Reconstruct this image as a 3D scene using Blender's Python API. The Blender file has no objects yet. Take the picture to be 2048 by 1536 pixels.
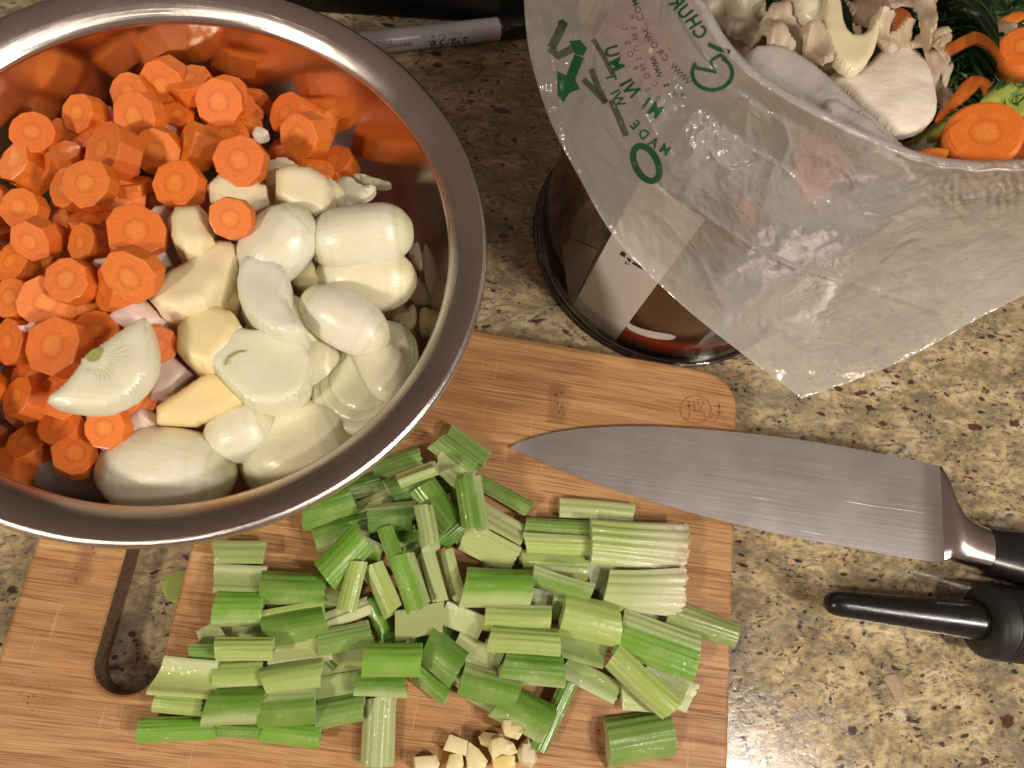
import bpy, bmesh, math, random
from mathutils import Vector, Matrix, noise
from mathutils.bvhtree import BVHTree
rnd = random.Random(7)
SC = bpy.context.scene
COL = SC.collection

# ------------------------------------------------------------------ camera
H = 0.35                      # lens height above the counter
K = H / 0.37
FPX, CX, CY = 1538.0, 1024.0, 768.0
dn = Vector((-0.16, 0.34, 1.0)).normalized()          # straight down, in lens axes (x right, y down, z ahead)
ua = (Vector((1, 0, 0)) - dn.x * dn); ua.normalize()
va = dn.cross(ua)
def c2w(r):
    return Vector((r.dot(ua), -r.dot(va), -r.dot(dn)))
RIGHT = c2w(Vector((1, 0, 0))); UP = c2w(Vector((0, -1, 0))); BACK = c2w(Vector((0, 0, -1)))
EYE = Vector((0, 0, H))
VIEW = Matrix((RIGHT, UP, BACK)).transposed()
def ray(px, py):
    return c2w(Vector(((px - CX) / FPX, (py - CY) / FPX, 1.0)))
def P(px, py, z=0.0):
    """the point at height z seen at this place of the photograph"""
    r = ray(px, py)
    return EYE + r * ((z - H) / r.z)
def mpp(px, py, z):
    """metres per photograph pixel there"""
    return (P(px, py, z) - EYE).dot(-BACK) / FPX
cam = bpy.data.cameras.new('camera'); camo = bpy.data.objects.new('camera', cam); COL.objects.link(camo)
camo.matrix_world = Matrix.Translation(EYE) @ VIEW.to_4x4()
cam.sensor_width = 36; cam.lens = FPX / 2048 * 36; cam.clip_start = 0.01; cam.clip_end = 20
cam.dof.use_dof = True; cam.dof.focus_distance = 0.315; cam.dof.aperture_fstop = 17
SC.camera = camo

# ------------------------------------------------------------------ world and lamps
W = bpy.data.worlds.new('World'); SC.world = W; W.use_nodes = True
nt = W.node_tree; nt.nodes.clear()
wo = nt.nodes.new('ShaderNodeOutputWorld'); bg = nt.nodes.new('ShaderNodeBackground')
tc = nt.nodes.new('ShaderNodeTexCoord'); sp = nt.nodes.new('ShaderNodeSeparateXYZ'); rp = nt.nodes.new('ShaderNodeValToRGB')
mp_ = nt.nodes.new('ShaderNodeMapRange')
nt.links.new(tc.outputs['Generated'], sp.inputs[0]); wm = nt.nodes.new('ShaderNodeMath'); wm.operation = 'MULTIPLY_ADD'; nt.links.new(sp.outputs['Y'], wm.inputs[0]); wm.inputs[1].default_value = .55; wm2 = nt.nodes.new('ShaderNodeMath'); wm2.operation = 'MULTIPLY'; nt.links.new(sp.outputs['Z'], wm2.inputs[0]); wm2.inputs[1].default_value = -.62
nt.links.new(wm2.outputs[0], wm.inputs[2]); nt.links.new(wm.outputs[0], mp_.inputs[0])
mp_.inputs[1].default_value = -.8; mp_.inputs[2].default_value = .8
nt.links.new(mp_.outputs[0], rp.inputs[0])
rp.color_ramp.elements[0].color = (0.24, 0.165, 0.13, 1); rp.color_ramp.elements[0].position = 0.08
rp.color_ramp.elements[1].color = (0.020, 0.016, 0.012, 1); rp.color_ramp.elements[1].position = 0.85
e = rp.color_ramp.elements.new(0.48); e.color = (0.13, 0.088, 0.07, 1)
nt.links.new(rp.outputs[0], bg.inputs[0]); bg.inputs[1].default_value = 0.78
nt.links.new(bg.outputs[0], wo.inputs[0])

def lamp(name, loc, target, power, size, col, shape='DISK'):
    l = bpy.data.lights.new(name, 'AREA'); l.shape = shape; l.size = size; l.energy = power; l.color = col
    o = bpy.data.objects.new(name, l); COL.objects.link(o); o.location = loc
    d = Vector(target) - Vector(loc); o.rotation_euler = d.to_track_quat('-Z', 'Y').to_euler()
    return o
lamp('ceiling_lamp', (0.80, -0.44, 0.86), (0.04, -0.02, 0), 7.8, 0.14, (1.0, 0.90, 0.76))
lamp('ceiling_lamp', (0.575, -0.235, 1.00), (0.10, 0.0, 0), 3.0, 0.10, (1.0, 0.93, 0.86))
lamp('ceiling_lamp', (-0.76, -0.50, 0.86), (-0.04, -0.04, 0), 8.0, 0.14, (1.0, 0.88, 0.72))
SC.view_settings.view_transform = 'Standard'; SC.view_settings.look = 'None'
SC.view_settings.exposure = 0.0; SC.view_settings.gamma = 1
SC.cycles.transparent_max_bounces = 16
SC.cycles.max_bounces = 8

# ------------------------------------------------------------------ material helpers
class Mat:
    def __init__(s, name):
        s.m = bpy.data.materials.new(name); s.m.use_nodes = True
        s.t = s.m.node_tree; s.b = s.t.nodes['Principled BSDF']; s.out = s.t.nodes['Material Output']
        s.co = None
    def n(s, ty, **kw):
        x = s.t.nodes.new(ty)
        for k, v in kw.items(): setattr(x, k, v)
        return x
    def l(s, a, b): s.t.links.new(a, b)
    def obj(s):
        if s.co is None: s.co = s.n('ShaderNodeTexCoord').outputs['Object']
        return s.co
    def mapping(s, scale=(1, 1, 1), rot=(0, 0, 0), loc=(0, 0, 0), src=None):
        m = s.n('ShaderNodeMapping'); m.inputs['Scale'].default_value = scale; m.inputs['Rotation'].default_value = rot
        m.inputs['Location'].default_value = loc
        s.l(src if src is not None else s.obj(), m.inputs[0]); return m.outputs[0]
    def noise(s, scale, detail=4, rough=.55, src=None, dist=0.0, col=False):
        x = s.n('ShaderNodeTexNoise'); x.inputs['Scale'].default_value = scale; x.inputs['Detail'].default_value = detail
        x.inputs['Roughness'].default_value = rough; x.inputs['Distortion'].default_value = dist
        s.l(src if src is not None else s.obj(), x.inputs['Vector']); return x.outputs['Color' if col else 'Fac']
    def vor(s, scale, src=None, feat='F1', out='Distance', rand=1):
        x = s.n('ShaderNodeTexVoronoi', feature=feat); x.inputs['Scale'].default_value = scale; x.inputs['Randomness'].default_value = rand
        s.l(src if src is not None else s.obj(), x.inputs['Vector']); return x.outputs[out]
    def ramp(s, src, *stops, interp='LINEAR'):
        x = s.n('ShaderNodeValToRGB'); s.l(src, x.inputs[0]); r = x.color_ramp; r.interpolation = interp
        while len(r.elements) < len(stops): r.elements.new(.5)
        for e, (p, c) in zip(r.elements, stops):
            e.position = p
            e.color = (c, c, c, 1) if isinstance(c, (int, float)) else (c[0], c[1], c[2], 1)
        return x.outputs[0]
    def mix(s, f, a, b, mode='MIX'):
        x = s.n('ShaderNodeMix', data_type='RGBA', blend_type=mode)
        for i, v in ((0, f), (6, a), (7, b)):
            if isinstance(v, (int, float)): x.inputs[i].default_value = v
            elif isinstance(v, tuple): x.inputs[i].default_value = (v[0], v[1], v[2], 1)
            else: s.l(v, x.inputs[i])
        return x.outputs[2]
    def math(s, op, a, b=0.0, c=None):
        x = s.n('ShaderNodeMath', operation=op)
        for i, v in enumerate((a, b) if c is None else (a, b, c)):
            if isinstance(v, (int, float)): x.inputs[i].default_value = v
            else: s.l(v, x.inputs[i])
        return x.outputs[0]
    def set(s, **kw):
        for k, v in kw.items():
            i = s.b.inputs[k.replace('_', ' ')]
            if isinstance(v, (int, float)): i.default_value = v
            elif isinstance(v, tuple): i.default_value = (v[0], v[1], v[2], 1) if len(v) == 3 and i.type == 'RGBA' else v
            else: s.l(v, i)
        return s
    def bump(s, h, dist=.0005, strength=1.0):
        x = s.n('ShaderNodeBump'); x.inputs['Distance'].default_value = dist; x.inputs['Strength'].default_value = strength
        s.l(h, x.inputs['Height']); s.l(x.outputs[0], s.b.inputs['Normal']); return s
    def sss(s, w, scale, radius=(1, .6, .3)):
        s.b.inputs['Subsurface Weight'].default_value = w; s.b.inputs['Subsurface Scale'].default_value = scale
        s.b.inputs['Subsurface Radius'].default_value = radius; return s
    def rand(s): return s.n('ShaderNodeObjectInfo').outputs['Random']
    def ocol(s): return s.n('ShaderNodeObjectInfo').outputs['Color']

# granite
g = Mat('granite')
dir_ = g.mapping(scale=(1, 1.75, 1), rot=(0, 0, math.radians(-14)))
wn = g.noise(26, 3, src=dir_, col=True)
wv = g.n('ShaderNodeVectorMath', operation='MULTIPLY_ADD')
g.l(wn, wv.inputs[0]); wv.inputs[1].default_value = (.020, .020, .0); g.l(dir_, wv.inputs[2])
wc = wv.outputs[0]
b1 = g.noise(38, 6, .66, src=wc)
b2 = g.noise(190, 6, .72, src=wc)
base = g.ramp(b1, (.28, (.16, .13, .09)), (.40, (.31, .245, .135)), (.50, (.50, .375, .20)), (.60, (.67, .525, .30)), (.70, (.66, .59, .47)))
base = g.mix(g.ramp(b2, (.38, .95), (.53, 0)), base, (.20, .175, .13))
base = g.mix(g.math('MULTIPLY', g.ramp(b2, (.56, 0), (.70, 1)), .7), base, (.66, .56, .38))
big = g.noise(9, 3, .5, src=wc)
base = g.mix(g.ramp(big, (.52, 0), (.68, .7)), base, (.235, .215, .17), 'MULTIPLY') if False else g.mix(g.ramp(big, (.55, 0), (.72, .55)), base, (.22, .20, .16))
# grey smoky veins carrying black flecks
vein = g.ramp(g.noise(21, 5, .65, src=wc), (.49, 0), (.62, 1))
fl = g.noise(210, 4, .72, src=wc)
base = g.mix(g.math('MULTIPLY', vein, g.ramp(fl, (.47, 0), (.62, .6))), base, (.085, .082, .075))
flk = g.math('MULTIPLY', g.ramp(g.noise(60, 4, .65, src=wc), (.46, 0), (.60, 1)), g.ramp(g.noise(300, 4, .7, src=wc), (.54, 0), (.585, 1)))
base = g.mix(flk, base, (.018, .018, .022))
# burgundy garnets
vd = g.n('ShaderNodeTexVoronoi'); vd.inputs['Scale'].default_value = 92; g.l(wc, vd.inputs['Vector'])
vsel = g.n('ShaderNodeSeparateColor'); g.l(vd.outputs['Color'], vsel.inputs[0])
rad = g.ramp(vsel.outputs[0], (.74, 0.0), (1.0, .40))
edge = g.math('ADD', vd.outputs['Distance'], g.math('MULTIPLY', g.math('SUBTRACT', fl, .5), .9))
gar = g.ramp(g.math('SUBTRACT', rad, edge), (.0, 0), (.07, 1))
base = g.mix(g.math('MULTIPLY', gar, .92), base, g.mix(g.ramp(vsel.outputs[1], (.4, 0), (.6, 1)), (.085, .028, .025), (.035, .022, .028)))
vd2 = g.n('ShaderNodeTexVoronoi'); vd2.inputs['Scale'].default_value = 210; g.l(wc, vd2.inputs['Vector'])
vs2 = g.n('ShaderNodeSeparateColor'); g.l(vd2.outputs['Color'], vs2.inputs[0])
sp2 = g.ramp(g.math('SUBTRACT', g.ramp(vs2.outputs[0], (.70, 0), (1, .42)), g.math('ADD', vd2.outputs['Distance'], g.math('MULTIPLY', g.math('SUBTRACT', fl, .5), .8))), (0, 0), (.08, 1))
base = g.mix(g.math('MULTIPLY', sp2, .9), base, (.03, .022, .024))
g.set(Base_Color=base, Roughness=g.ramp(b2, (.3, .08), (.7, .13)), Specular_IOR_Level=.6, Coat_Weight=.4, Coat_Roughness=.05)
g.bump(b2, .00012)
M_GRANITE = g.m

# bamboo
def bamboo(name, tone=1.0):
    g = Mat(name)
    r = g.rand()
    off = g.n('ShaderNodeCombineXYZ'); g.l(g.math('MULTIPLY', r, 7.3), off.inputs[0]); g.l(g.math('MULTIPLY', r, 3.1), off.inputs[2])
    ad = g.n('ShaderNodeVectorMath', operation='ADD'); g.l(g.obj(), ad.inputs[0]); g.l(off.outputs[0], ad.inputs[1])
    src = ad.outputs[0]
    wob = g.noise(9, 2, src=src, col=True)
    w2 = g.n('ShaderNodeVectorMath', operation='MULTIPLY_ADD'); g.l(wob, w2.inputs[0]); w2.inputs[1].default_value = (0, .0018, 0); g.l(src, w2.inputs[2])
    s1 = g.mapping(scale=(30, 1050, 300), src=w2.outputs[0]); s2 = g.mapping(scale=(45, 1900, 600), src=w2.outputs[0])
    s3 = g.mapping(scale=(5, 160, 60), src=w2.outputs[0])
    n1 = g.noise(1, 2, .5, src=s1); n2 = g.noise(1, 2, .5, src=s2); n3 = g.noise(1, 3, .6, src=s3)
    T = lambda c: tuple(x * tone for x in c)
    c = g.ramp(n3, (.28, T((.36, .18, .068))), (.5, T((.475, .262, .106))), (.72, T((.58, .355, .16))))
    c = g.mix(g.math('MULTIPLY', g.ramp(n1, (.55, 0), (.64, 1)), .72), c, T((.24, .095, .036)))
    c = g.mix(g.math('MULTIPLY', g.ramp(n2, (.52, 0), (.66, 1)), .55), c, T((.25, .10, .04)))
    c = g.mix(g.math('MULTIPLY', g.ramp(n2, (.30, 1), (.42, 0)), .4), c, T((.68, .42, .22)))
    c = g.mix(1.0, c, g.ramp(r, (0, (.80, .74, .70)), (.5, (1.0, .97, .95)), (1, (1.10, 1.12, 1.14))), 'MULTIPLY')
    # stalk nodes: a smudge with pin-prick vessels, at its own place in each strip
    sx = g.n('ShaderNodeSeparateXYZ'); g.l(g.obj(), sx.inputs[0])
    x0 = g.math('SUBTRACT', g.math('MULTIPLY', g.math('FRACT', g.math('MULTIPLY', r, 13.7)), -.30), .015)
    d = g.math('ABSOLUTE', g.math('SUBTRACT', g.math('ADD', sx.outputs[0], g.math('MULTIPLY', g.noise(70, 3), .008)), g.math('ADD', x0, .004)))
    band = g.ramp(g.math('MULTIPLY', d, 100), (.15, 1), (.55, 0))
    c = g.mix(g.math('MULTIPLY', band, .55), c, T((.20, .075, .035)))
    dots = g.ramp(g.vor(420), (.16, 1), (.24, 0))
    c = g.mix(g.math('MULTIPLY', dots, g.math('MULTIPLY', band, .9)), c, (.03, .012, .008))
    sc1 = g.ramp(g.noise(1, 2, .5, src=g.mapping(scale=(900, 22, 10), rot=(0, 0, .35))), (.70, 0), (.73, 1)); sc2 = g.ramp(g.noise(1, 2, .5, src=g.mapping(scale=(800, 30, 10), rot=(0, 0, -.12), loc=(3, 1, 0))), (.70, 0), (.73, 1))
    scar = g.math('MAXIMUM', sc1, sc2)
    c = g.mix(g.math('MULTIPLY', scar, .35), c, T((.66, .45, .26)))
    wet = g.ramp(g.noise(16, 3, .6), (.52, 0), (.60, 1))
    c = g.mix(g.math('MULTIPLY', wet, .22), c, T((.30, .14, .055)))
    g.set(Base_Color=c, Roughness=g.math('SUBTRACT', g.ramp(n1, (.4, .42), (.65, .6)), g.math('MULTIPLY', wet, .18)), Specular_IOR_Level=.4)
    g.bump(n1, .00022, -1.0)
    return g.m
M_BAMBOO = bamboo('bamboo')
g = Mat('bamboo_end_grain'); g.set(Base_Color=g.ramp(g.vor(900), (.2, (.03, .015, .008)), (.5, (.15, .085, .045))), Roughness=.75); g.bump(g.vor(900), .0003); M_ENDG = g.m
g = Mat('burnt_wood'); g.set(Base_Color=(.30, .135, .06), Roughness=.7); M_BRAND = g.m

# steels
g = Mat('bowl_steel')
s = g.n('ShaderNodeTexCoord').outputs['UV']
st = g.noise(1, 3, .6, src=g.mapping(scale=(6, 400, 1), src=s))
sm = g.noise(30, 4, .6)
g.set(Base_Color=g.mix(g.ramp(sm, (.4, 0), (.7, .25)), (.80, .76, .71), (.68, .64, .60)), Metallic=1.0, Roughness=g.math('ADD', g.math('MULTIPLY', st, .08), g.ramp(sm, (.3, .07), (.75, .20))))
g.bump(st, .00003)
M_BOWL = g.m
g = Mat('rim_steel')
st = g.noise(1, 3, .6, src=g.mapping(scale=(5, 500, 1), src=g.n('ShaderNodeTexCoord').outputs['UV']))
sm = g.noise(45, 4, .6)
g.set(Base_Color=(.70, .635, .60), Metallic=1.0, Roughness=g.math('ADD', g.math('MULTIPLY', st, .16), g.ramp(sm, (.3, .10), (.8, .22))), Anisotropic=.3)
g.bump(st, .00004)
M_RIM = g.m
g = Mat('blade_steel')
sc = g.noise(1, 4, .65, src=g.mapping(scale=(12, 900, 1)))
sc2 = g.noise(1, 2, .5, src=g.mapping(scale=(8, 500, 1), rot=(0, 0, .05)))
cloud = g.noise(22, 4, .6)
g.set(Base_Color=g.mix(g.ramp(cloud, (.35, 0), (.7, 1)), (.50, .46, .45), (.55, .505, .495)), Metallic=.9,
      Roughness=g.math('ADD', g.ramp(sc, (.3, .30), (.7, .36)), g.math('MULTIPLY', g.ramp(g.noise(35, 4, .6), (.4, 0), (.6, 1)), .03)))
g.bump(g.math('ADD', g.math('MULTIPLY', sc, .6), g.ramp(sc2, (.70, 0), (.74, .8))), .00004)
M_BLADE = g.m
g = Mat('bolster_steel'); g.set(Base_Color=(.66, .60, .57), Metallic=1.0, Roughness=.22); M_BOLSTER = g.m
g = Mat('black_plastic')
g.set(Base_Color=(.012, .011, .011), Roughness=g.ramp(g.noise(80, 4), (.3, .18), (.7, .34)), Specular_IOR_Level=.5)
g.bump(g.noise(300, 3), .00006)
M_BLACK = g.m
g = Mat('black_rubber'); g.set(Base_Color=(.022, .020, .019), Roughness=.5); g.bump(g.noise(500, 3), .0001); M_RUBBER = g.m
g = Mat('black_enamel'); g.set(Base_Color=(.004, .004, .004), Roughness=.35); M_ENAMEL = g.m

# vegetables
def carrot_mat(name, a, b_, dark):
    g = Mat(name)
    sx = g.n('ShaderNodeSeparateXYZ'); g.l(g.obj(), sx.inputs[0])
    wob = g.math('MULTIPLY', g.math('SUBTRACT', g.noise(2.2, 3), .5), .35)
    r = g.math('ADD', g.math('SQRT', g.math('ADD', g.math('POWER', sx.outputs[0], 2), g.math('POWER', sx.outputs[1], 2))), wob)
    c = g.ramp(r, (0, tuple(x * 1.0 for x in b_)), (.22, b_), (.34, a), (.40, tuple(x * .80 for x in a)), (.47, a), (1.0, a))
    c = g.mix(g.math('MULTIPLY', g.ramp(g.noise(5, 5, .65), (.4, 0), (.75, 1)), .35), c, dark)
    c = g.mix(g.math('MULTIPLY', g.ramp(g.noise(1, 3, .6, src=g.mapping(scale=(3, 3, 22))), (.5, 0), (.7, 1)), .3), c, tuple(min(1, x * 1.25 + .02) for x in a))
    c = g.mix(.85, c, g.ocol(), 'MULTIPLY')
    g.set(Base_Color=c, Roughness=.34, Specular_IOR_Level=.45, Coat_Weight=g.ramp(g.noise(2.5, 2), (.5, 0), (.62, .6)), Coat_Roughness=.15)
    g.sss(.22, .004, (1, .35, .1))
    g.bump(g.math('ADD', g.noise(9, 5, .7), g.math('MULTIPLY', g.noise(40, 3), .3)), .0006, .55)
    return g.m
M_CARROT = carrot_mat('carrot_flesh', (.84, .215, .028), (.88, .30, .05), (.70, .135, .013))
def flesh(name, c1, c2, rough=.4, sssw=.25, scale=.006, rad_=(1, .7, .4), bumpd=.0003, nsc=60, coat=0.0, spec=.4):
    g = Mat(name)
    c = g.mix(g.ramp(g.noise(nsc, 5, .6), (.35, 0), (.68, 1)), c1, c2)
    c = g.mix(1.0, c, g.ocol(), 'MULTIPLY')
    g.set(Base_Color=c, Roughness=rough, Specular_IOR_Level=spec, Coat_Weight=coat, Coat_Roughness=.12)
    g.sss(sssw, scale, rad_)
    g.bump(g.math('ADD', g.noise(nsc * 4, 4, .6), g.noise(nsc * .8, 2)), bumpd, .6)
    return g.m
M_PARSNIP = flesh('parsnip_flesh', (.84, .75, .53), (.80, .69, .44), .38)
M_TURNIP = flesh('turnip_flesh', (.72, .58, .52), (.68, .52, .44), .42)
M_GARLIC = flesh('garlic_flesh', (.82, .72, .46), (.78, .66, .36), .35)
M_GREENFLESH = flesh('green_flesh', (.36, .42, .12), (.30, .36, .09), .4, nsc=90)
M_PEEL = flesh('carrot_peel', (.70, .19, .025), (.58, .13, .015), .45, nsc=140)

def onion_mat(name, c1, c2, veinc, cut=False):
    g = Mat(name)
    sx = g.n('ShaderNodeSeparateXYZ'); g.l(g.obj(), sx.inputs[0])
    ang = g.math('ARCTAN2', sx.outputs[2], sx.outputs[1])
    cb = g.n('ShaderNodeCombineXYZ'); g.l(g.math('MULTIPLY', ang, 9.0), cb.inputs[0]); g.l(g.math('MULTIPLY', sx.outputs[0], 1.2), cb.inputs[1])
    v = g.noise(1.3, 3, .6, src=cb.outputs[0])
    c = g.mix(g.ramp(g.noise(1.4, 3, .5), (.35, 0), (.65, 1)), c1, c2)
    c = g.mix(g.math('MULTIPLY', g.ramp(v, (.52, 0), (.585, .5), (.64, 0)), .45), c, veinc)
    if not cut:
        xe = g.math('ABSOLUTE', sx.outputs[0])
        c = g.mix(g.ramp(xe, (.70, 0), (1.0, .55)), c, (.62, .62, .26))
    c = g.mix(1.0, c, g.ocol(), 'MULTIPLY')
    ly = g.math('SINE', g.math('MULTIPLY', g.math('ADD', sx.outputs[0], g.math('MULTIPLY', g.noise(2, 2), .15)), 26))
    lym = g.math('MULTIPLY', g.ramp(g.math('ABSOLUTE', sx.outputs[0]), (.35, 0), (.8, 1)), g.ramp(ly, (.1, 0), (.9, .7)))
    c = g.mix(lym, c, (.66, .64, .40))
    g.set(Base_Color=c, Roughness=g.ramp(g.noise(7, 4, .7), (.35, .18), (.65, .36)), Specular_IOR_Level=.5)
    g.sss(.32, .007, (1, .9, .6))
    g.bump(g.math('ADD', g.math('MULTIPLY', v, .35), g.math('ADD', g.math('MULTIPLY', g.noise(3, 3), .6), g.math('MULTIPLY', g.noise(26, 3), .10))), .0007, .5)
    return g.m
M_ONION = onion_mat('onion_skin', (.80, .77, .60), (.85, .83, .70), (.60, .63, .36))
g = Mat('onion_cut')
n_ = g.noise(95, 4, .6)
c = g.mix(g.ramp(g.noise(30, 3), (.35, 0), (.65, 1)), (.83, .82, .68), (.78, .76, .60))
sxy = g.n('ShaderNodeSeparateXYZ'); g.l(g.obj(), sxy.inputs[0])
rr_ = g.math('SQRT', g.math('ADD', g.math('POWER', sxy.outputs[0], 2), g.math('POWER', g.math('MULTIPLY', sxy.outputs[1], 1.25), 2)))
rg = g.math('SINE', g.math('MULTIPLY', g.math('ADD', rr_, g.math('MULTIPLY', g.noise(45, 2), .004)), 1900))
c = g.mix(g.math('MULTIPLY', g.ramp(rg, (.6, 0), (1.0, 1)), .14), c, (.64, .68, .44))
c = g.mix(g.math('MULTIPLY', g.ramp(n_, (.5, 0), (.7, 1)), .3), c, (.66, .66, .38))
c = g.mix(1.0, c, g.ocol(), 'MULTIPLY')
g.set(Base_Color=c, Roughness=.3); g.sss(.35, .006, (1, .85, .6)); g.bump(g.math('ADD', g.noise(420, 3), n_), .00025, .7)
M_ONIONCUT = g.m
g = Mat('onion_layer')
g.set(Base_Color=g.mix(1.0, g.mix(g.noise(60, 3), (.74, .72, .60), (.66, .66, .46)), g.ocol(), 'MULTIPLY'), Roughness=.25); g.sss(.4, .004, (1, .9, .7)); g.bump(g.noise(200, 3), .0002)
M_LAYER = g.m

def celery_mat(name, which, fade=False):
    g = Mat(name)
    src = g.obj()
    st = g.noise(1, 3, .6, src=g.mapping(scale=(10, 300, 300), src=src))
    st2 = g.noise(1, 2, .5, src=g.mapping(scale=(7, 120, 120), src=src))
    oc = g.ocol()
    pale = (.47, .51, .22)
    oz = g.noise(38, 3, .6)
    oc = g.mix(g.math('MULTIPLY', g.ramp(oz, (.45, 0), (.68, 1)), .30), oc, (.46, .54, .20))
    if which == 'outer':
        c = g.mix(g.ramp(st2, (.25, 0), (.75, 1)), g.mix(1.0, oc, (.82, .88, .70), 'MULTIPLY'), oc)
        c = g.mix(g.math('MULTIPLY', g.ramp(st, (.50, 0), (.70, 1)), .20), c, (.44, .50, .18))
        rough, bd = g.ramp(g.noise(160, 3), (.35, .16), (.65, .34)), .00018
        h = st
    elif which == 'inner':
        c = g.mix(.42, oc, pale); c = g.mix(g.math('MULTIPLY', g.ramp(st, (.45, 0), (.65, 1)), .35), c, g.mix(.2, oc, pale))
        rough, bd = .34, .0002; h = st
    else:
        ce = g.noise(600, 4, .7)
        c = g.mix(.62, oc, (.50, .55, .28)); c = g.mix(g.math('MULTIPLY', g.ramp(ce, (.42, 0), (.66, 1)), .45), c, (.66, .70, .46))
        rough, bd = .30, .0004; h = ce
    if which != 'cut':
        sy = g.n('ShaderNodeSeparateXYZ'); g.l(src, sy.inputs[0]); rr = g.rand()
        yy = g.math('ADD', g.math('MULTIPLY', sy.outputs[1], g.math('MULTIPLY', g.math('SUBTRACT', g.math('FRACT', g.math('MULTIPLY', rr, 17.3)), .5), 260)), g.math('ADD', g.math('MULTIPLY', g.noise(50, 2), .3), .15))
        c = g.mix(g.math('MULTIPLY', g.ramp(yy, (.45, 0), (.72, 1)), .62), c, (.56, .62, .33) if which == 'outer' else (.60, .65, .40))
    if fade:
        sx = g.n('ShaderNodeSeparateXYZ'); g.l(src, sx.inputs[0]); fx = g.ramp(g.math('ADD', g.math('MULTIPLY', sx.outputs[0], 22), g.math('ADD', .5, g.math('MULTIPLY', g.noise(60, 3), .2))), (.45, 0), (1.0, 1))
        c = g.mix(g.math('MULTIPLY', fx, .85), c, (.68, .64, .50)); c = g.mix(g.math('MULTIPLY', g.ramp(g.math('MULTIPLY', fx, g.noise(160, 4, .7)), (.42, 0), (.56, 1)), .5), c, (.42, .28, .14))
    g.set(Base_Color=c, Roughness=rough, Specular_IOR_Level=.5, Coat_Weight=g.ramp(g.noise(55, 2), (.46, 0), (.56, .8)), Coat_Roughness=.06)
    g.sss(.30, .004, (.7, 1, .25))
    g.bump(g.math('ADD', g.math('MULTIPLY', h, .6), g.math('MULTIPLY', g.noise(420, 3, .6), .8)), bd, .8)
    cb_ = g.n('ShaderNodeBump'); cb_.inputs['Distance'].default_value = .0009; cb_.inputs['Strength'].default_value = .9; g.l(g.noise(520, 2, .5), cb_.inputs['Height']); g.l(cb_.outputs[0], g.b.inputs['Coat Normal'])
    return g.m
M_CEL = [celery_mat('celery_outer', 'outer'), celery_mat('celery_inner', 'inner'), celery_mat('celery_cut', 'cut')]
M_CELBASE = celery_mat('celery_base_outer', 'outer', True)

g = Mat('papery_skin')
s1 = g.noise(1, 4, .6, src=g.mapping(scale=(420, 40, 40)))
tr = g.n('ShaderNodeBsdfTransparent'); mx = g.n('ShaderNodeMixShader'); tl = g.n('ShaderNodeBsdfTranslucent'); m2 = g.n('ShaderNodeMixShader')
cc = g.mix(1.0, g.ramp(s1, (.3, (.58, .46, .34)), (.5, (.76, .66, .54)), (.7, (.86, .79, .68))), g.ocol(), 'MULTIPLY')
g.set(Base_Color=cc, Roughness=.35); g.l(cc, tl.inputs[0]); g.bump(s1, .0005)
m2.inputs[0].default_value = .3; g.l(g.b.outputs[0], m2.inputs[1]); g.l(tl.outputs[0], m2.inputs[2])
mx.inputs[0].default_value = .80; g.l(tr.outputs[0], mx.inputs[1]); g.l(m2.outputs[0], mx.inputs[2]); g.l(mx.outputs[0], g.out.inputs[0])
M_SKIN = g.m
g = Mat('leaf_green')
g.set(Base_Color=g.mix(g.rand(), (.020, .060, .018), (.045, .10, .022)), Roughness=.4)
g.set(Base_Color=g.ramp(g.noise(120, 2), (.35, (.014, .045, .014)), (.58, (.055, .14, .035)), (.75, (.16, .22, .07)))); M_LEAF = g.m
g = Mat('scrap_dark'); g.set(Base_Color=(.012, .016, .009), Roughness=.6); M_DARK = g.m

# plastic film
g = Mat('bag_film')
cr = g.noise(34, 5, .62, dist=1.2); cr2 = g.noise(150, 4, .6, dist=.6)
tr = g.n('ShaderNodeBsdfTransparent'); tr.inputs[0].default_value = (.94, .92, .90, 1)
tl = g.n('ShaderNodeBsdfTranslucent'); tl.inputs[0].default_value = (.56, .50, .44, 1)
m2 = g.n('ShaderNodeMixShader'); mx = g.n('ShaderNodeMixShader')
g.set(Coat_Weight=.6, Coat_Roughness=.08, Base_Color=g.mix(g.ramp(g.noise(14, 3), (.35, 0), (.7, 1)), (.74, .70, .655), (.80, .77, .73)), Roughness=.17, Specular_IOR_Level=.8)
rid = g.math('ABSOLUTE', g.math('SUBTRACT', cr, .5))
wf = g.n('ShaderNodeVectorMath', operation='MULTIPLY_ADD'); g.l(g.noise(20, 3, col=True), wf.inputs[0]); wf.inputs[1].default_value = (.035, .035, .035); g.l(g.obj(), wf.inputs[2])
v1 = g.vor(38, src=wf.outputs[0]); v2 = g.vor(95, src=wf.outputs[0])
g.bump(g.math('ADD', g.math('MULTIPLY', rid, 1.2), g.math('ADD', g.math('MULTIPLY', v1, .9), g.math('MULTIPLY', v2, .28))), .0030, .6)
m2.inputs[0].default_value = .35; g.l(g.b.outputs[0], m2.inputs[1]); g.l(tl.outputs[0], m2.inputs[2])
lw = g.n('ShaderNodeLayerWeight'); lw.inputs[0].default_value = .35
opac = g.math('ADD', g.math('MULTIPLY', lw.outputs['Facing'], .28), g.ramp(g.noise(13, 3), (.36, .56), (.66, .70)))
g.l(opac, mx.inputs[0]); g.l(tr.outputs[0], mx.inputs[1]); g.l(m2.outputs[0], mx.inputs[2]); g.l(mx.outputs[0], g.out.inputs[0])
M_FILM = g.m
g = Mat('green_ink'); g.set(Base_Color=(.012, .105, .045), Roughness=.3); M_INK = g.m
g = Mat('dull_ink')
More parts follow.
